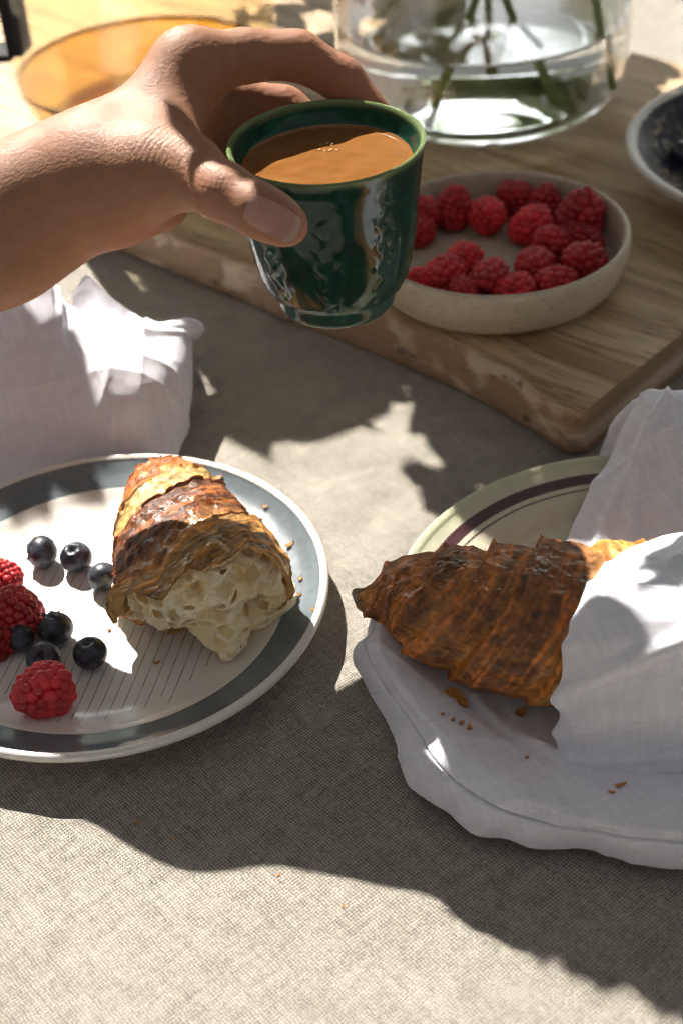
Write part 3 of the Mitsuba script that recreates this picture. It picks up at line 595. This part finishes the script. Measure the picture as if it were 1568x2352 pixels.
def crumb_sdf():
    g = np.random.default_rng(3); E_ = tE; Bx = np.stack([S2, Tn2, U2_])
    from scipy.spatial import cKDTree
    sp_ = g.uniform(-1, 1, (3000, 3)) * [.062, .062, .045] + E_ + [0, -.025, -.008]; Am = np.stack([S2 * 1.0, Tn2 * .55, U2_ * 1.25]); KD = cKDTree(sp_ @ Am.T)
    holes = [(E_ + S2 * g.uniform(-.034, .034) + U2_ * g.uniform(-.03, .024) + Tn2 * g.uniform(-.004, .024), g.uniform(.0016, .0050), nrm(g.normal(0, 1, 3) * [1, .5, 1])) for _ in range(190)]
    pt = [(A(525, 1368, .030), A(515, 1420, .021), .0125, .0125), (A(515, 1420, .021), A(528, 1497, .0125), .0120, .0050), (A(590, 1360, .024), A(635, 1372, .014), .0125, .0095), (A(560, 1395, .017), A(590, 1410, .013), .0095, .007),
          (A(330, 1365, .022), A(300, 1372, .014), .012, .0095)]
    cav = [(A(415, 1400, .018), .015), (A(470, 1400, .012), .010), (A(385, 1372, .024), .010), (A(590, 1402, .026), .007)]
    def f(p):
        p = p + .0045 * np.stack([nz(p, 130, 51, 2), nz(p, 130, 52, 2), nz(p, 130, 53, 2)], 1)
        d = ellip(p, E_ - Tn2 * .016, Bx, (.0350, .024, .0262)) + .0015 * nz(p, 220, 2) * 2
        for a_, b_, ra, rb in pt: d = smin(d, rcone(p, a_, b_, ra, rb), .006)
        for c_, r_ in cav: d = -smin(-d, np.linalg.norm(p - c_, axis=-1) - r_, .003)
        d = d + .0040 * nz(p * [1, 1, 1.6], 120, 4, 3) + .0022 * nz(p @ Bx.T * [1, 1.2, 2.2], 330, 9, 3)
        nearb = np.abs(d + .004) < .0075
        if nearb.any():
            F_, _i = KD.query(p[nearb] @ Am.T, 2); wall = .00042 + .0010 * np.clip(nz(p[nearb], 70, 61, 2) + .3, 0, 1)
            open_ = ((F_[:, 1] - F_[:, 0]) * .5 - wall)                                  # > 0 inside a cell
            depth = -(d[nearb] + .0052)                                                   # cells are open down to here
            cellv = np.minimum(open_, -depth); d[nearb] = np.maximum(d[nearb], cellv * .9)
        return d
    return f
cs_ = crumb_sdf(); lo = np.min([tE - .062, A(530, 1510, .0)], 0); hi = tE + [.062, .045, .034]; lo[2] = .0045
cm = surface_nets(cs_, lo, hi, .00078, 1); cm[0][:, 2] = np.maximum(cm[0][:, 2], .0052)
kv = np.clip(nz(cm[0], 90, 31, 3) * 1.6 + .5, 0, 1)[:, None]; ked = np.clip(cs_(cm[0] + vnormals(*cm) * .0022) / .0022, 0, 1.4)[:, None]
mat('crumb', VC, 0.75, 0.25, sheen=.3)
part(croi2, 'crumb', cm, 'crumb', True, color=np.clip((np.array([.90, .83, .63]) * (1 - kv) + np.array([.80, .62, .33]) * kv), 0, 1))
labels[croi2 + '__crumb'] = {'label': 'torn open cream coloured crumb with a shred hanging down'}
tag(croi2, 'torn half of a glossy croissant with its open crumb, on the grey rimmed plate', 'croissant')

# ------------------------------------------------------------------ white linen napkins
def Gd(rows): return np.array([[onz(*q) for q in r] for r in rows])
def cloth_wr(seed, a=.0012, fs=26, extra=None):
    def f(s, t, v):
        d = a * 2 * nz(v, fs, seed, 3) + a * .9 * (1 - 2 * np.abs(2 * nz(v * [1, .5, 1], fs * 1.5, seed + 2, 2))) + a * .35 * (1 - 2 * np.abs(2 * nz(v * [.6, 1, 1], fs * 4, seed + 4, 2)))
        for q_ in range(7):
            gq = np.random.default_rng(seed * 10 + q_); n_ = nrm(gq.normal(0, 1, 3) * [1, 1, .3]); x_ = v @ n_; c_ = np.quantile(x_, gq.uniform(.2, .8)) + .004 * nz(v, 14, seed + q_, 2)
            d = d + a * 1.5 * np.exp(-np.abs(x_ - c_) / .0026) * np.clip(nz(v, 12, seed + 9 + q_, 2) * 3 + .5, 0, 1)
        return d + (extra(s, t) if extra else 0)
    return f
nap_rows = []
hemL = [(872, 1424, .024), (834, 1492, .013), (829, 1545, .008), (868, 1622, .006), (916, 1702, .006), (950, 1790, .006), (1045, 1880, .006), (1165, 1928, .006), (1330, 1950, .006), (1568, 1983, .006), (1790, 1995, .006)]
rid = [(902, 1416, .027), (882, 1470, .0245), (905, 1545, .0235), (965, 1625, .0225), (1040, 1695, .022), (1108, 1748, .022), (1192, 1806, .022), (1290, 1852, .022), (1425, 1890, .0225), (1600, 1900, .0225), (1790, 1890, .0225)]
bas = [(962, 1404, .016), (975, 1468, .0135), (1005, 1540, .0125), (1065, 1600, .0105), (1125, 1648, .009), (1190, 1695, .0095), (1275, 1740, .0115), (1360, 1778, .013), (1475, 1800, .0135), (1620, 1800, .013), (1790, 1800, .013)]
inr = [(1060, 1404, .009), (1080, 1452, .008), (1115, 1490, .0075), (1170, 1530, .0072), (1225, 1565, .0072), (1285, 1600, .0072), (1365, 1625, .0075), (1435, 1650, .008), (1530, 1660, .008), (1640, 1660, .008), (1790, 1660, .008)]
inr2 = [(x + 130, y - 60, .0068) for x, y, z in inr]
for h_, r_, b_, i_, i2 in zip(hemL, rid, bas, inr, inr2):
    P0, P2, P3, P4 = (onz(*q) for q in (h_, r_, b_, i_))
    mid = P0 * .62 + P2 * .38 + np.array([0, 0, .0035]) + (P0 - P2) * [.12, .12, 0]
    sh = P2 * .72 + P0 * .28 + np.array([0, 0, .0028]) + (P0 - P2) * [.08, .08, 0]
    nap_rows.append([P0, mid, sh, P2, P2 * .5 + P3 * .5 + [0, 0, .0022], P3 + [0, 0, .0018], P4 + [0, 0, .0014], onz(*i2) + [0, 0, .0014]])
def hemline(s, t):
    fold = .0035 * np.exp(-((t - .62 - .12 * s) / .035) ** 2) * np.exp(-((s - .62) / .13) ** 2) + .0028 * np.exp(-((t - .70 + .2 * (s - .4)) / .03) ** 2) * np.exp(-((s - .38) / .12) ** 2)
    return .0007 * np.clip((.175 - t) / .012, 0, 1) - .0013 * np.exp(-((t - .180) / .005) ** 2) + .0016 * np.sin(s * 34 + 3 * np.sin(s * 9)) * np.clip(1 - t / .42, 0, 1) ** .7 + fold
shA = sheet(np.array(nap_rows), 300, 150, .0008, cloth_wr(3, .0009, 30, hemline), (0, 0, 1))
shB = sheet(Gd([[(1292, 1275, .0115), (1375, 1280, .012), (1450, 1282, .0125), (1570, 1282, .014), (1720, 1280, .016)],
                [(1312, 1215, .0125), (1380, 1222, .0135), (1460, 1222, .0155), (1570, 1222, .018), (1720, 1220, .018)],
                [(1352, 1135, .0170), (1405, 1140, .0205), (1480, 1140, .0230), (1570, 1140, .025), (1720, 1140, .025)],
                [(1398, 1058, .0230), (1440, 1060, .0285), (1500, 1062, .0320), (1570, 1062, .033), (1720, 1060, .033)],
                [(1438, 975, .0340), (1470, 975, .0405), (1515, 978, .0430), (1570, 978, .043), (1720, 975, .043)],
                [(1484, 910, .0440), (1505, 915, .0480), (1535, 914, .0485), (1572, 910, .047), (1720, 905, .047)],
                [(1500, 915, .0360), (1520, 915, .0360), (1545, 915, .036), (1580, 910, .036), (1720, 905, .036)]]), 150, 110, .0008,
            cloth_wr(13, .0010, 28, lambda s, t: .0022 * np.exp(-((t - .42 + .25 * (s - .3)) / .05) ** 2) * np.exp(-((s - .35) / .3) ** 2) + .0018 * np.exp(-((t - .2 - .25 * s) / .045) ** 2)), (0, -.3, 1))
shB2 = sheet(Gd([[(1376, 1050, .006), (1400, 1052, .012), (1440, 1050, .018), (1480, 1040, .022)],
                 [(1384, 1018, .012), (1412, 1018, .019), (1448, 1010, .025), (1485, 1000, .029)],
                 [(1408, 970, .025), (1430, 968, .031), (1462, 962, .0345), (1495, 955, .036)],
                 [(1448, 932, .036), (1465, 932, .0395), (1488, 928, .041), (1512, 925, .041)],
                 [(1483, 907, .043), (1494, 909, .0445), (1510, 912, .044), (1525, 914, .043)]]), 60, 50, .0008, cloth_wr(17, .0006, 40), (0, -.3, 1))
def creases(s, t):
    g = lambda s0, w, A: A * np.exp(-((s - s0) / w) ** 2)
    return (g(.66 - .24 * t, .030, .0036) + g(.76 - .08 * t, .022, .0022) * np.clip(1 - 1.2 * t, 0, 1) + g(.52 - .10 * t, .030, .0018) * np.clip(1 - 1.6 * t, 0, 1) + g(.86, .02, .0016)
            - g(.71 - .18 * t, .035, .0016) + .00025 * np.sin(s * 60 + 4 * t) * np.clip(1 - 5 * t, 0, 1))
shC = sheet(Gd([[(1490, 1285, .046), (1530, 1260, .048), (1600, 1245, .050), (1720, 1235, .05)],
                [(1452, 1268, .066), (1510, 1240, .068), (1590, 1222, .068), (1720, 1210, .068)],
                [(1404, 1290, .0765), (1470, 1275, .079), (1570, 1262, .080), (1720, 1250, .08)],
                [(1368, 1325, .0785), (1440, 1322, .0825), (1560, 1318, .0845), (1720, 1310, .084)],
                [(1336, 1375, .0765), (1415, 1382, .0825), (1550, 1382, .0845), (1720, 1380, .084)],
                [(1314, 1435, .0705), (1400, 1448, .0775), (1545, 1448, .080), (1720, 1448, .08)],
                [(1301, 1500, .0610), (1392, 1512, .0680), (1540, 1515, .071), (1720, 1515, .071)],
                [(1290, 1580, .0460), (1385, 1588, .0530), (1540, 1590, .056), (1720, 1590, .056)],
                [(1283, 1655, .0310), (1380, 1662, .0370), (1540, 1655, .040), (1720, 1655, .04)],
                [(1284, 1715, .0200), (1382, 1722, .0250), (1545, 1712, .028), (1720, 1710, .028)],
                [(1300, 1752, .0150), (1395, 1772, .0165), (1550, 1758, .0185), (1720, 1755, .0185)],
                [(1345, 1760, .0125), (1420, 1778, .0135), (1560, 1765, .0145), (1720, 1760, .0145)]]), 240, 130, .0009, cloth_wr(29, .0011, 26, creases), (0, -.6, .8))
nap2 = join([shA, shB, shB2, shC])
def right_napkin(): return nap2
shL = sheet(Gd([[(-160, 740, .012), (0, 740, .012), (95, 730, .012), (160, 740, .010), (240, 760, .009), (320, 775, .009), (400, 790, .008), (430, 800, .006)],
                [(-160, 650, .056), (0, 655, .062), (92, 626, .069), (140, 690, .054), (215, 730, .0495), (305, 742, .0475), (390, 748, .044), (432, 762, .038)],
                [(-160, 720, .058), (0, 720, .063), (90, 690, .066), (148, 745, .0545), (222, 775, .0515), (312, 782, .0495), (398, 785, .044), (441, 800, .033)],
                [(-160, 800, .050), (0, 805, .054), (90, 800, .053), (158, 815, .050), (230, 830, .0495), (318, 838, .0475), (400, 842, .040), (442, 850, .026)],
                [(-160, 890, .036), (0, 900, .038), (90, 905, .038), (165, 905, .039), (240, 905, .0405), (322, 910, .0385), (398, 912, .030), (436, 915, .016)],
                [(-160, 980, .020), (0, 985, .021), (90, 985, .022), (165, 985, .023), (240, 985, .025), (318, 985, .024), (386, 985, .018), (422, 985, .008)],
                [(-160, 1065, .008), (0, 1065, .008), (90, 1060, .008), (165, 1055, .009), (240, 1055, .010), (312, 1055, .010), (372, 1052, .008), (403, 1048, .0035)],
                [(-160, 1130, .003), (0, 1130, .003), (90, 1120, .003), (165, 1110, .003), (240, 1105, .003), (306, 1100, .003), (355, 1095, .003), (385, 1090, .003)]]), 200, 220, .0009,
            cloth_wr(41, .0012, 22, lambda s, t: .0030 * np.exp(-((t - .385 - .10 * (s - .2)) / .014) ** 2) * np.exp(-((s - .22) / .13) ** 2) + .0018 * np.exp(-((s - .30 + .08 * t) / .02) ** 2) * np.exp(-((t - .8) / .2) ** 2)
                     - .002 * np.exp(-((t - .45) / .02) ** 2) * np.exp(-((s - .25) / .15) ** 2)), (0, -.4, 1))
shF = sheet(Gd([[(160, 672, .058), (180, 655, .060), (203, 632, .0635), (240, 668, .058), (300, 716, .050), (372, 762, .040)],
                [(170, 700, .053), (190, 690, .054), (215, 680, .055), (250, 703, .052), (305, 735, .047), (372, 764, .041)],
                [(185, 745, .046), (205, 742, .046), (228, 742, .046), (262, 748, .045), (310, 758, .043), (372, 768, .040)]]), 40, 80, .0008, cloth_wr(47, .0005, 40), (0, -1, .5))
knob = tube([onz(350, 765, .043), onz(395, 760, .043), onz(428, 756, .0415), onz(450, 760, .040), onz(462, 768, .0385)], [.0050, .0058, .0062, .0058, .0030], 20)
napL = join([shL, shF, knob])
add('linen_napkin', napL, 'white_linen', 60); tag('linen_napkin', 'crumpled white linen napkin behind the striped plate, left under the arm', 'napkin', None)
add('linen_napkin', nap2, 'white_linen', 60); tag('linen_napkin_001', 'white linen napkin wrapped around the whole croissant and draped over the plate rim', 'napkin', None)

# ------------------------------------------------------------------ the arm and hand
def J(px, py, t): return dep(px, py, t)
arm = [(J(-620, 905, .734), .037), (J(-300, 690, .692), .0325), (J(0, 523, .658), .0285), (J(150, 435, .656), .0245), (J(235, 384, .652), .0235)]
_J = J
def J(px, py, t): return _J(px, py, t - .004)
wrist = arm[-1][0]
idx = [(J(440, 154, .666), .0118), (J(560, 128, .674), .0116), (J(684, 127, .680), .0108), (J(785, 184, .684), .0100), (J(862, 264, .686), .0080)]
mid_ = [(J(430, 240, .684), .0115), (J(545, 236, .700), .0108), (J(652, 250, .707), .0104), (J(750, 320, .704), .0094), (J(815, 380, .700), .008)]
rin = [(J(425, 315, .692), .0110), (J(520, 330, .706), .0100), (J(615, 350, .712), .0096), (J(710, 410, .706), .0088), (J(770, 460, .700), .0078)]
lit = [(J(410, 385, .690), .0100), (J(500, 400, .704), .0088), (J(580, 420, .708), .0083), (J(655, 470, .704), .0078), (J(705, 510, .700), .007)]
thb = [(J(255, 425, .645), .0185), (J(350, 400, .636), .0172), (J(438, 398, .628), .0140), (J(518, 442, .611), .0110), (J(592, 482, .6035), .0100), (J(662, 520, .6015), .0082)]
def chain(p, ch, k=.004):
    d = None
    for (a, ra), (b, rb) in zip(ch[:-1], ch[1:]):
        q = rcone(p, a, b, ra, rb); d = q if d is None else smin(d, q, k)
    return d
def hand_sdf(p):
    d = chain(p, arm, .02)
    d = smin(d, rcone(p, wrist, idx[0][0], .0205, .0125), .014)
    d = smin(d, rcone(p, J(245, 400, .658), mid_[0][0], .0200, .0125), .012)
    d = smin(d, rcone(p, J(245, 430, .664), rin[0][0], .0190, .0120), .012)
    d = smin(d, rcone(p, J(245, 455, .664), lit[0][0], .0165, .0110), .012)
    d = smin(d, rcone(p, J(262, 480, .655), J(370, 462, .668), .0125, .0130), .010)
    t = chain(p, thb, .006)
    t = smin(t, np.linalg.norm(p - J(640, 505, .605), axis=-1) - .0088, .006)
    d = smin(d, t, .018)
    web = rcone(p, J(395, 345, .640), J(415, 190, .668), .0085, .0085)
    d = smin(d, web, .020)
    f = np.minimum(np.minimum(chain(p, idx), chain(p, mid_)), np.minimum(chain(p, rin), chain(p, lit)))
    d = smin(d, f, .009)
    d = smin(d, np.linalg.norm(p - J(432, 140, .664), axis=-1) - .0104, .016)
    return d
hp = np.array([c for ch in (arm, idx, mid_, rin, lit, thb) for c, r in ch])
lo, hi = hp.min(0) - .045, hp.max(0) + .02; lo[0] = max(lo[0], J(-560, 900, .73)[0])
hm = surface_nets(hand_sdf, lo, hi, .0021, 2)
import scipy.sparse as sps
_e = np.unique(np.sort(np.vstack([hm[1][:, [0, 1]], hm[1][:, [1, 2]], hm[1][:, [2, 0]]]), 1), axis=0); _n = len(hm[0])
_A = sps.coo_matrix((np.ones(2 * len(_e)), (np.r_[_e[:, 0], _e[:, 1]], np.r_[_e[:, 1], _e[:, 0]])), (_n, _n)).tocsr(); _d = np.maximum(np.asarray(_A.sum(1)).ravel(), 1)[:, None]; _v = hm[0]
for _ in range(6): _v = _v + .5 * (_A @ _v / _d - _v)
hm = (_v, hm[1]); hv, hf = hm
# creases over the thumb joint and wrinkled skin of the web
def crease(p, a, b, w, dpt):
    a, b = np.asarray(a), np.asarray(b); ba = b - a; t = np.clip(((p - a) @ ba) / (ba @ ba), 0, 1)
    return -dpt * np.exp(-(np.linalg.norm(p - a - t[:, None] * ba, axis=1) / w) ** 2)
skin_n = nz(hv, 55, 3, 3)
tA = nrm(thb[4][0] - thb[3][0])
mot = np.clip(nz(hv, 45, 9, 3) * 2 + .5, 0, 1)[:, None]
def near(c, r): return np.exp(-(np.linalg.norm(hv - c, axis=1) / r) ** 2)[:, None]
sk = np.array([.285, .140, .080]) * (1 - mot * .3) + np.array([.32, .135, .08]) * mot * .3
sk = sk * (1 + .35 * nz(hv, 260, 77, 3)[:, None]); red = np.clip(sum(near(c, .011) for c in (idx[2][0], idx[0][0], thb[3][0], mid_[2][0], idx[4][0], thb[5][0], idx[3][0])) * .8 + near(J(300, 510, .655), .018), 0, 1)
sk = sk * (1 - .55 * red) + np.array([.33, .10, .058]) * .55 * red
def skin_h(p, n, uv):
    q = .25 * fbm(p.x * 300, p.y * 300, p.z * 300, 2) + .8 * fbm(p.x * 900, p.y * 900, p.z * 900, 3)
    wc, a = thb[2][0] * .6 + thb[1][0] * .4, nrm(thb[3][0] - thb[1][0])
    s = p.x * float(a[0]) + p.y * float(a[1]) + p.z * float(a[2]); dd_ = dr.sqrt(dr.square(p.x - float(wc[0])) + dr.square(p.y - float(wc[1])) + dr.square(p.z - float(wc[2])))
    m1 = smoothstep(.032, .010, dd_)
    kc = thb[3][0]; dk = dr.sqrt(dr.square(p.x - float(kc[0])) + dr.square(p.y - float(kc[1])) + dr.square(p.z - float(kc[2]))); m2 = smoothstep(.015, .008, dk)
    w = dr.abs(dr.sin(s * (math.pi / .0024) + 5.0 * fbm(p.x * 130, p.y * 130, p.z * 130, 2)))
    return q + (0.55 * m1 + 0.7 * m2) * w * (0.4 + fbm(p.x * 200, p.y * 200, p.z * 200, 2))
mat('skin', VC, 0.44, 0.42, proc(skin_h, eps=2.5e-4), 0.0008, sheen=.25, flatness=.5) if False else mat('skin', VC, 0.56, 0.30, proc(skin_h, eps=2.5e-4), 0.00030, sheen=.2)
person = thing('person')
part(person, 'arm_and_hand', (hv, hf), 'skin', True, color=np.clip(sk, 0, 1))
mat('nail', VC, 0.22, 0.5, clearcoat=.3)
def nail(c, ax, n, L, W, r):
    ax = nrm(ax); n = nrm(n - ax * (n @ ax)); sd = np.cross(ax, n); u, w = np.meshgrid(np.linspace(-1, 1, 34), np.linspace(-1, 1, 28), indexing='ij')
    x = u * np.sqrt(1 - .5 * w * w * np.where(u > 0, .55, .35)); y = w * np.sqrt(np.clip(1 - .5 * u * u * .55, 0, 1)); a = y * W / r
    rr_ = r * (1 - .16 * np.clip(x, 0, 1) ** 2)
    v = c + ax * (x * L)[..., None] + sd * (np.sin(a) * r)[..., None] + n * (np.cos(a) * rr_ - r * .0)[..., None]
    k = np.clip((x - .74 + .10 * w * w) / .07, 0, 1)[..., None]; lu = np.clip((-x - .62 + .3 * (1 - w * w) * -1 + .3) / .1, 0, 1)[..., None] * .3
    c_ = np.array([.55, .27, .245]) * (1 - k) + np.array([.70, .56, .44]) * k; c_ = c_ * (1 - lu) + np.array([.68, .45, .40]) * lu
    return v, c_
nax = nrm(thb[5][0] - thb[4][0]); nc = thb[4][0] * .30 + thb[5][0] * .70; nn = nrm(np.array([.02, -.86, .40])); nn = nrm(nn - nax * (nn @ nax)); nsd = np.cross(nax, nn)
u, w = np.meshgrid(np.linspace(-1, 1, 40), np.linspace(-1, 1, 32), indexing='ij')
x = u * np.sqrt(1 - .5 * w * w * np.where(u > 0, .62, .35)); y = w * np.sqrt(np.clip(1 - .5 * u * u * .6, 0, 1))
vs = (nc + nax * (x * .0112)[..., None] + nsd * (y * .0062)[..., None] + nn * .0085).reshape(-1, 3)
for _ in range(6):
    d = hand_sdf(vs); vs = vs - nn * ((d - .00022) * .8)[:, None]
xf, wf = x.reshape(-1, 1), w.reshape(-1, 1)
end = nc + nax * .0085; far = np.clip((xf - .80) / .2, 0, 1); vs = vs + nn * far * .0003
flat = vs @ nn; vs = vs + np.outer(np.clip((np.median(flat[(np.abs(xf[:, 0]) < .6) & (np.abs(wf[:, 0]) < .3)]) - .0016) - flat, 0, .004), nn)
k = np.clip((xf - .72 + .12 * wf * wf) / .07, 0, 1); lu = np.clip((-.55 - xf - .25 * wf * wf) / .1, 0, 1) * .4
c = np.array([.37, .185, .15]) * (1 - k) + np.array([.42, .28, .19]) * k; c = c * (1 - lu) + np.array([.42, .25, .20]) * lu
f = tri(grid_faces(40, 32)); N = vnormals(vs, f)
if N.mean(0) @ nn < 0: N = -N; f = f[:, ::-1]
part(person, 'thumb_nail', (np.vstack([vs, vs - N * .0010]), np.vstack([f, f[:, ::-1] + len(vs)])), 'nail', True, color=np.vstack([c] * 2))
labels[person + '__thumb_nail'] = {'label': 'smooth bare thumb nail with a pale tip'}
tag(person, 'bare arm reaching in from the left, left hand holding the green cup', 'person')

# ------------------------------------------------------------------ flakes and crumbs of pastry
def drop(px, py, m):
    """Nearest hit of the view ray with a mesh."""
    v, f = m; d = ray(px, py); a, b, c = v[f[:, 0]], v[f[:, 1]], v[f[:, 2]]; e1, e2 = b - a, c - a
    h = np.cross(d, e2); det = (e1 * h).sum(1); s = EYE - a; u = (s * h).sum(1) / det; q = np.cross(s, e1); w = (q @ d) / det; t = (e2 * q).sum(1) / det
    ok = (u >= 0) & (w >= 0) & (u + w <= 1) & (t > 0); return EYE + d * t[ok].min()
mat('flake', VC, 0.5, 0.4)
def flake(name, p, L, W, ang, seed, label, cat, group, lift=.25):
    g = np.random.default_rng(seed); n, m_ = 9, 7; u, w = np.meshgrid(np.linspace(-1, 1, n), np.linspace(-1, 1, m_), indexing='ij')
    x = u * L; y = w * W * (1 - .75 * np.clip(u + .2, 0, 2) ** 1.3 * .7) * (1 + .3 * g.normal(0, 1, u.shape) * (np.abs(w) > .9)); z = lift * L * u * u + lift * .8 * W * w * w + g.normal(0, .04, u.shape) * L + .0004
    c, s = math.cos(ang), math.sin(ang); q = np.stack([x * c - y * s, x * s + y * c, z], -1) + p
    v = q.reshape(-1, 3); f = tri(grid_faces(n, m_)); vv = np.vstack([v, v - [0, 0, .00035]])
    k = np.clip(g.random((len(v), 1)) * .5 + .25, 0, 1); cl = np.array([.55, .27, .07]) * (1 - k) + np.array([.34, .13, .03]) * k
    key = add(name, (vv, np.vstack([f, f[:, ::-1] + len(v)])), 'flake', True, color=np.vstack([cl, cl])); tag(key, label, cat, group)
FLK = [((500, 1100), 13, 6, .2, 'p1', 'ragged golden flake on the far right of the grey plate band'), ((666, 1252), 12, 5, .6, 'p1', 'curled golden flake on the right of the grey plate band'), ((602, 1226), 9, 5, 1.2, 'p1', 'small flake standing beside the torn croissant at its right'),
       ((678, 1371), 15, 6, .1, 'p1', 'flake sticking out from the right end of the torn croissant'), ((722, 1400), 9, 4, .8, 'p1', 'small flake on the right rim of the striped plate'), ((362, 1523), 8, 4, .3, 'p1', 'tiny crumb on the grey lines of the plate'),
       ((252, 1448), 5, 3, .3, 'p1', 'speck of crumb below the blueberry row'), ((320, 1890), 9, 6, .4, 'cloth', 'brown crumb on the tablecloth just below the striped plate'), ((790, 2082), 5, 3, .9, 'cloth', 'tiny orange crumb alone on the front of the tablecloth'),
       ((1052, 1606), 34, 13, -1.05, 'nap', 'long pointed brown flake on the napkin below the croissant'), ((1196, 1640), 14, 10, .8, 'nap', 'rounded flake in the shade on the napkin'), ((1426, 1806), 14, 5, .3, 'nap', 'thin flake in the front fold of the napkin'),
       ((1017, 1642), 5, 3, .2, 'nap', 'crumb on the napkin, topmost of a loose trail'), ((1040, 1655), 6, 4, .9, 'nap', 'crumb on the napkin, second of a loose trail'), ((1060, 1663), 7, 5, .5, 'nap', 'crumb on the napkin, third of a loose trail'), ((1078, 1673), 7, 5, 1.5, 'nap', 'crumb on the napkin, last of a loose trail'),
       ((1404, 1822), 8, 3, -.2, 'nap', 'small crumb beside the thin flake in the napkin fold'), ((1210, 1742), 5, 3, .5, 'nap', 'speck of crumb on the napkin ridge above the hem'), ((690, 1330), 7, 4, 1.1, 'p1', 'small flake lying on the right inner edge of the grey band'), ((610, 1165), 6, 4, .4, 'p1', 'tiny flake on the upper right of the grey band'),
       ((400, 1925), 6, 4, .2, 'cloth', 'small crumb on the tablecloth, right of the brown one below the striped plate'), ((770, 1240), 6, 4, 1.3, 'cloth', 'crumb on the sunlit cloth between the two plates'), ((640, 2010), 5, 3, .7, 'cloth', 'speck of crumb at the edge of the arm shadow')]
for i, ((px, py), a_, b_, an, on, lb) in enumerate(FLK):
    if on == 'p1': p = onz(px, py, surf_z(px, py, pc1, pt1) + .0008)
    elif on == 'cloth': p = onz(px, py, -.0014)
    else: p = drop(px, py, nap2) + [0, 0, .0004]
    sc = wdepth(p) / F; flake('pastry_flake', p, a_ * sc, b_ * sc, an, 70 + i, lb, 'flake', 'pastry flakes', .30 if a_ < 30 else .1)

# ------------------------------------------------------------------ the rest of the bouquet above the vase: leafy branches that shade the table
mat('leaf', proc(lambda p, n, uv: mix((0.05, 0.10, 0.025), (0.11, 0.17, 0.045), fbm(p.x * 40, p.y * 40, p.z * 40, 3))), 0.5, 0.4)
SH = [  # outlines of the shade as seen in the photograph: (pixel, height of the surface there)
    [(215, 600, 0), (345, 625, 0), (560, 640, 0), (700, 700, 0), (850, 600, .03), (930, 400, .06), (900, 340, .03), (1300, 330, .03), (1568, 430, .03), (1640, 700, .03), (1640, 1120, .03), (1400, 1150, 0), (1150, 1120, 0), (1000, 1055, 0), (945, 950, 0), (908, 880, 0), (858, 975, 0), (770, 1005, 0), (650, 1040, 0), (540, 1010, 0), (455, 1090, 0), (215, 1040, .018), (228, 1130, .016), (130, 1165, .008), (-100, 1230, .008), (-150, 765, .057), (130, 785, .052), (300, 782, .048), (425, 775, .043), (440, 742, .02), (330, 700, 0)],
    [(950, 1060, 0), (1010, 1060, 0), (1190, 1090, .018), (1420, 1030, .018), (1640, 1000, .03), (1640, 1260, .03), (1400, 1265, .01), (1200, 1265, .006), (1020, 1240, .008), (1040, 1170, .018), (980, 1165, 0), (945, 1130, 0), (920, 1080, 0)],
]
SH.append([(1060, 1935, 0), (1040, 2000, 0), (1215, 2130, 0), (1366, 2212, 0), (1568, 2278, 0), (1680, 2310, 0), (1680, 2000, 0), (1300, 1925, 0)])
SH.append([(1090, 2010, 0), (1215, 2130, 0), (1366, 2212, 0), (1568, 2278, 0), (1680, 2310, 0), (1680, 2020, 0), (1300, 1985, 0)])
SH.append([(1450, 1305, .08), (1540, 1245, .07), (1660, 1235, .07), (1660, 1350, .084), (1568, 1362, .084), (1490, 1400, .08)])
lv = []; g = np.random.default_rng(77)
def leaf(c, L, W, yaw, pit, rol):
    u = np.linspace(0, 1, 7); w = W * np.sin(np.pi * u ** .8) ** .8; 
    q = np.stack([np.stack([L * (u - .5), s * w, -.25 * L * (u - .5) ** 2 + .15 * abs(s) * w], -1) for s in (-1, -.5, 0, .5, 1)], 1)
    Rm = trimesh.transformations.euler_matrix(rol, pit, yaw)[:3, :3]
    v = q.reshape(-1, 3) @ Rm.T + c; return v, tri(grid_faces(7, 5))
for poly in SH:
    pts = np.array([on_table(onz(*q), 0.0)[:2] for q in poly]); pg = Polygon(pts).buffer(0).buffer(-.011); core_ = pg.buffer(-.022)
    x0, y0, x1, y1 = pg.bounds; n = 0; area = pg.area
    for _ in range(int(area / 4.5e-5)):
        while True:
            x, y = g.uniform(x0, x1), g.uniform(y0, y1)
            if pg.contains(Point(x, y)): break
        zt = g.uniform(.36, .50); c = np.array([x, y, 0]) + SUN * (zt / SUN[2])
        big = 1.65 if core_.contains(Point(x, y)) else 1.0
        lv.append(leaf(c, big * g.uniform(.030, .055), big * g.uniform(.009, .015), g.uniform(0, 6.3), g.normal(-.35, .35), g.normal(0, .35)))
for _ in range(230):
    c = np.array([g.uniform(-.10, .14), g.uniform(1.14, 1.40), g.uniform(.13, .5)]); lv.append(leaf(c, g.uniform(.04, .07), g.uniform(.010, .018), g.uniform(0, 6.3), g.normal(-.3, .5), g.normal(0, .4)))
for _ in range(330):
    th, rr0 = g.uniform(0, 6.3), g.uniform(.01, .15); c = np.array([vc[0] + rr0 * math.cos(th), vc[1] + rr0 * math.sin(th) * .8, g.uniform(.29, .46)])
    lv.append(leaf(c, g.uniform(.03, .06), g.uniform(.008, .014), g.uniform(0, 6.3), g.normal(-.3, .5), g.normal(0, .4)))
fol = join(lv)
add('bouquet_foliage', fol, 'leaf', True); tag('bouquet_foliage', 'leafy branches of the bouquet spreading above the vase', 'foliage', None, 'stuff')
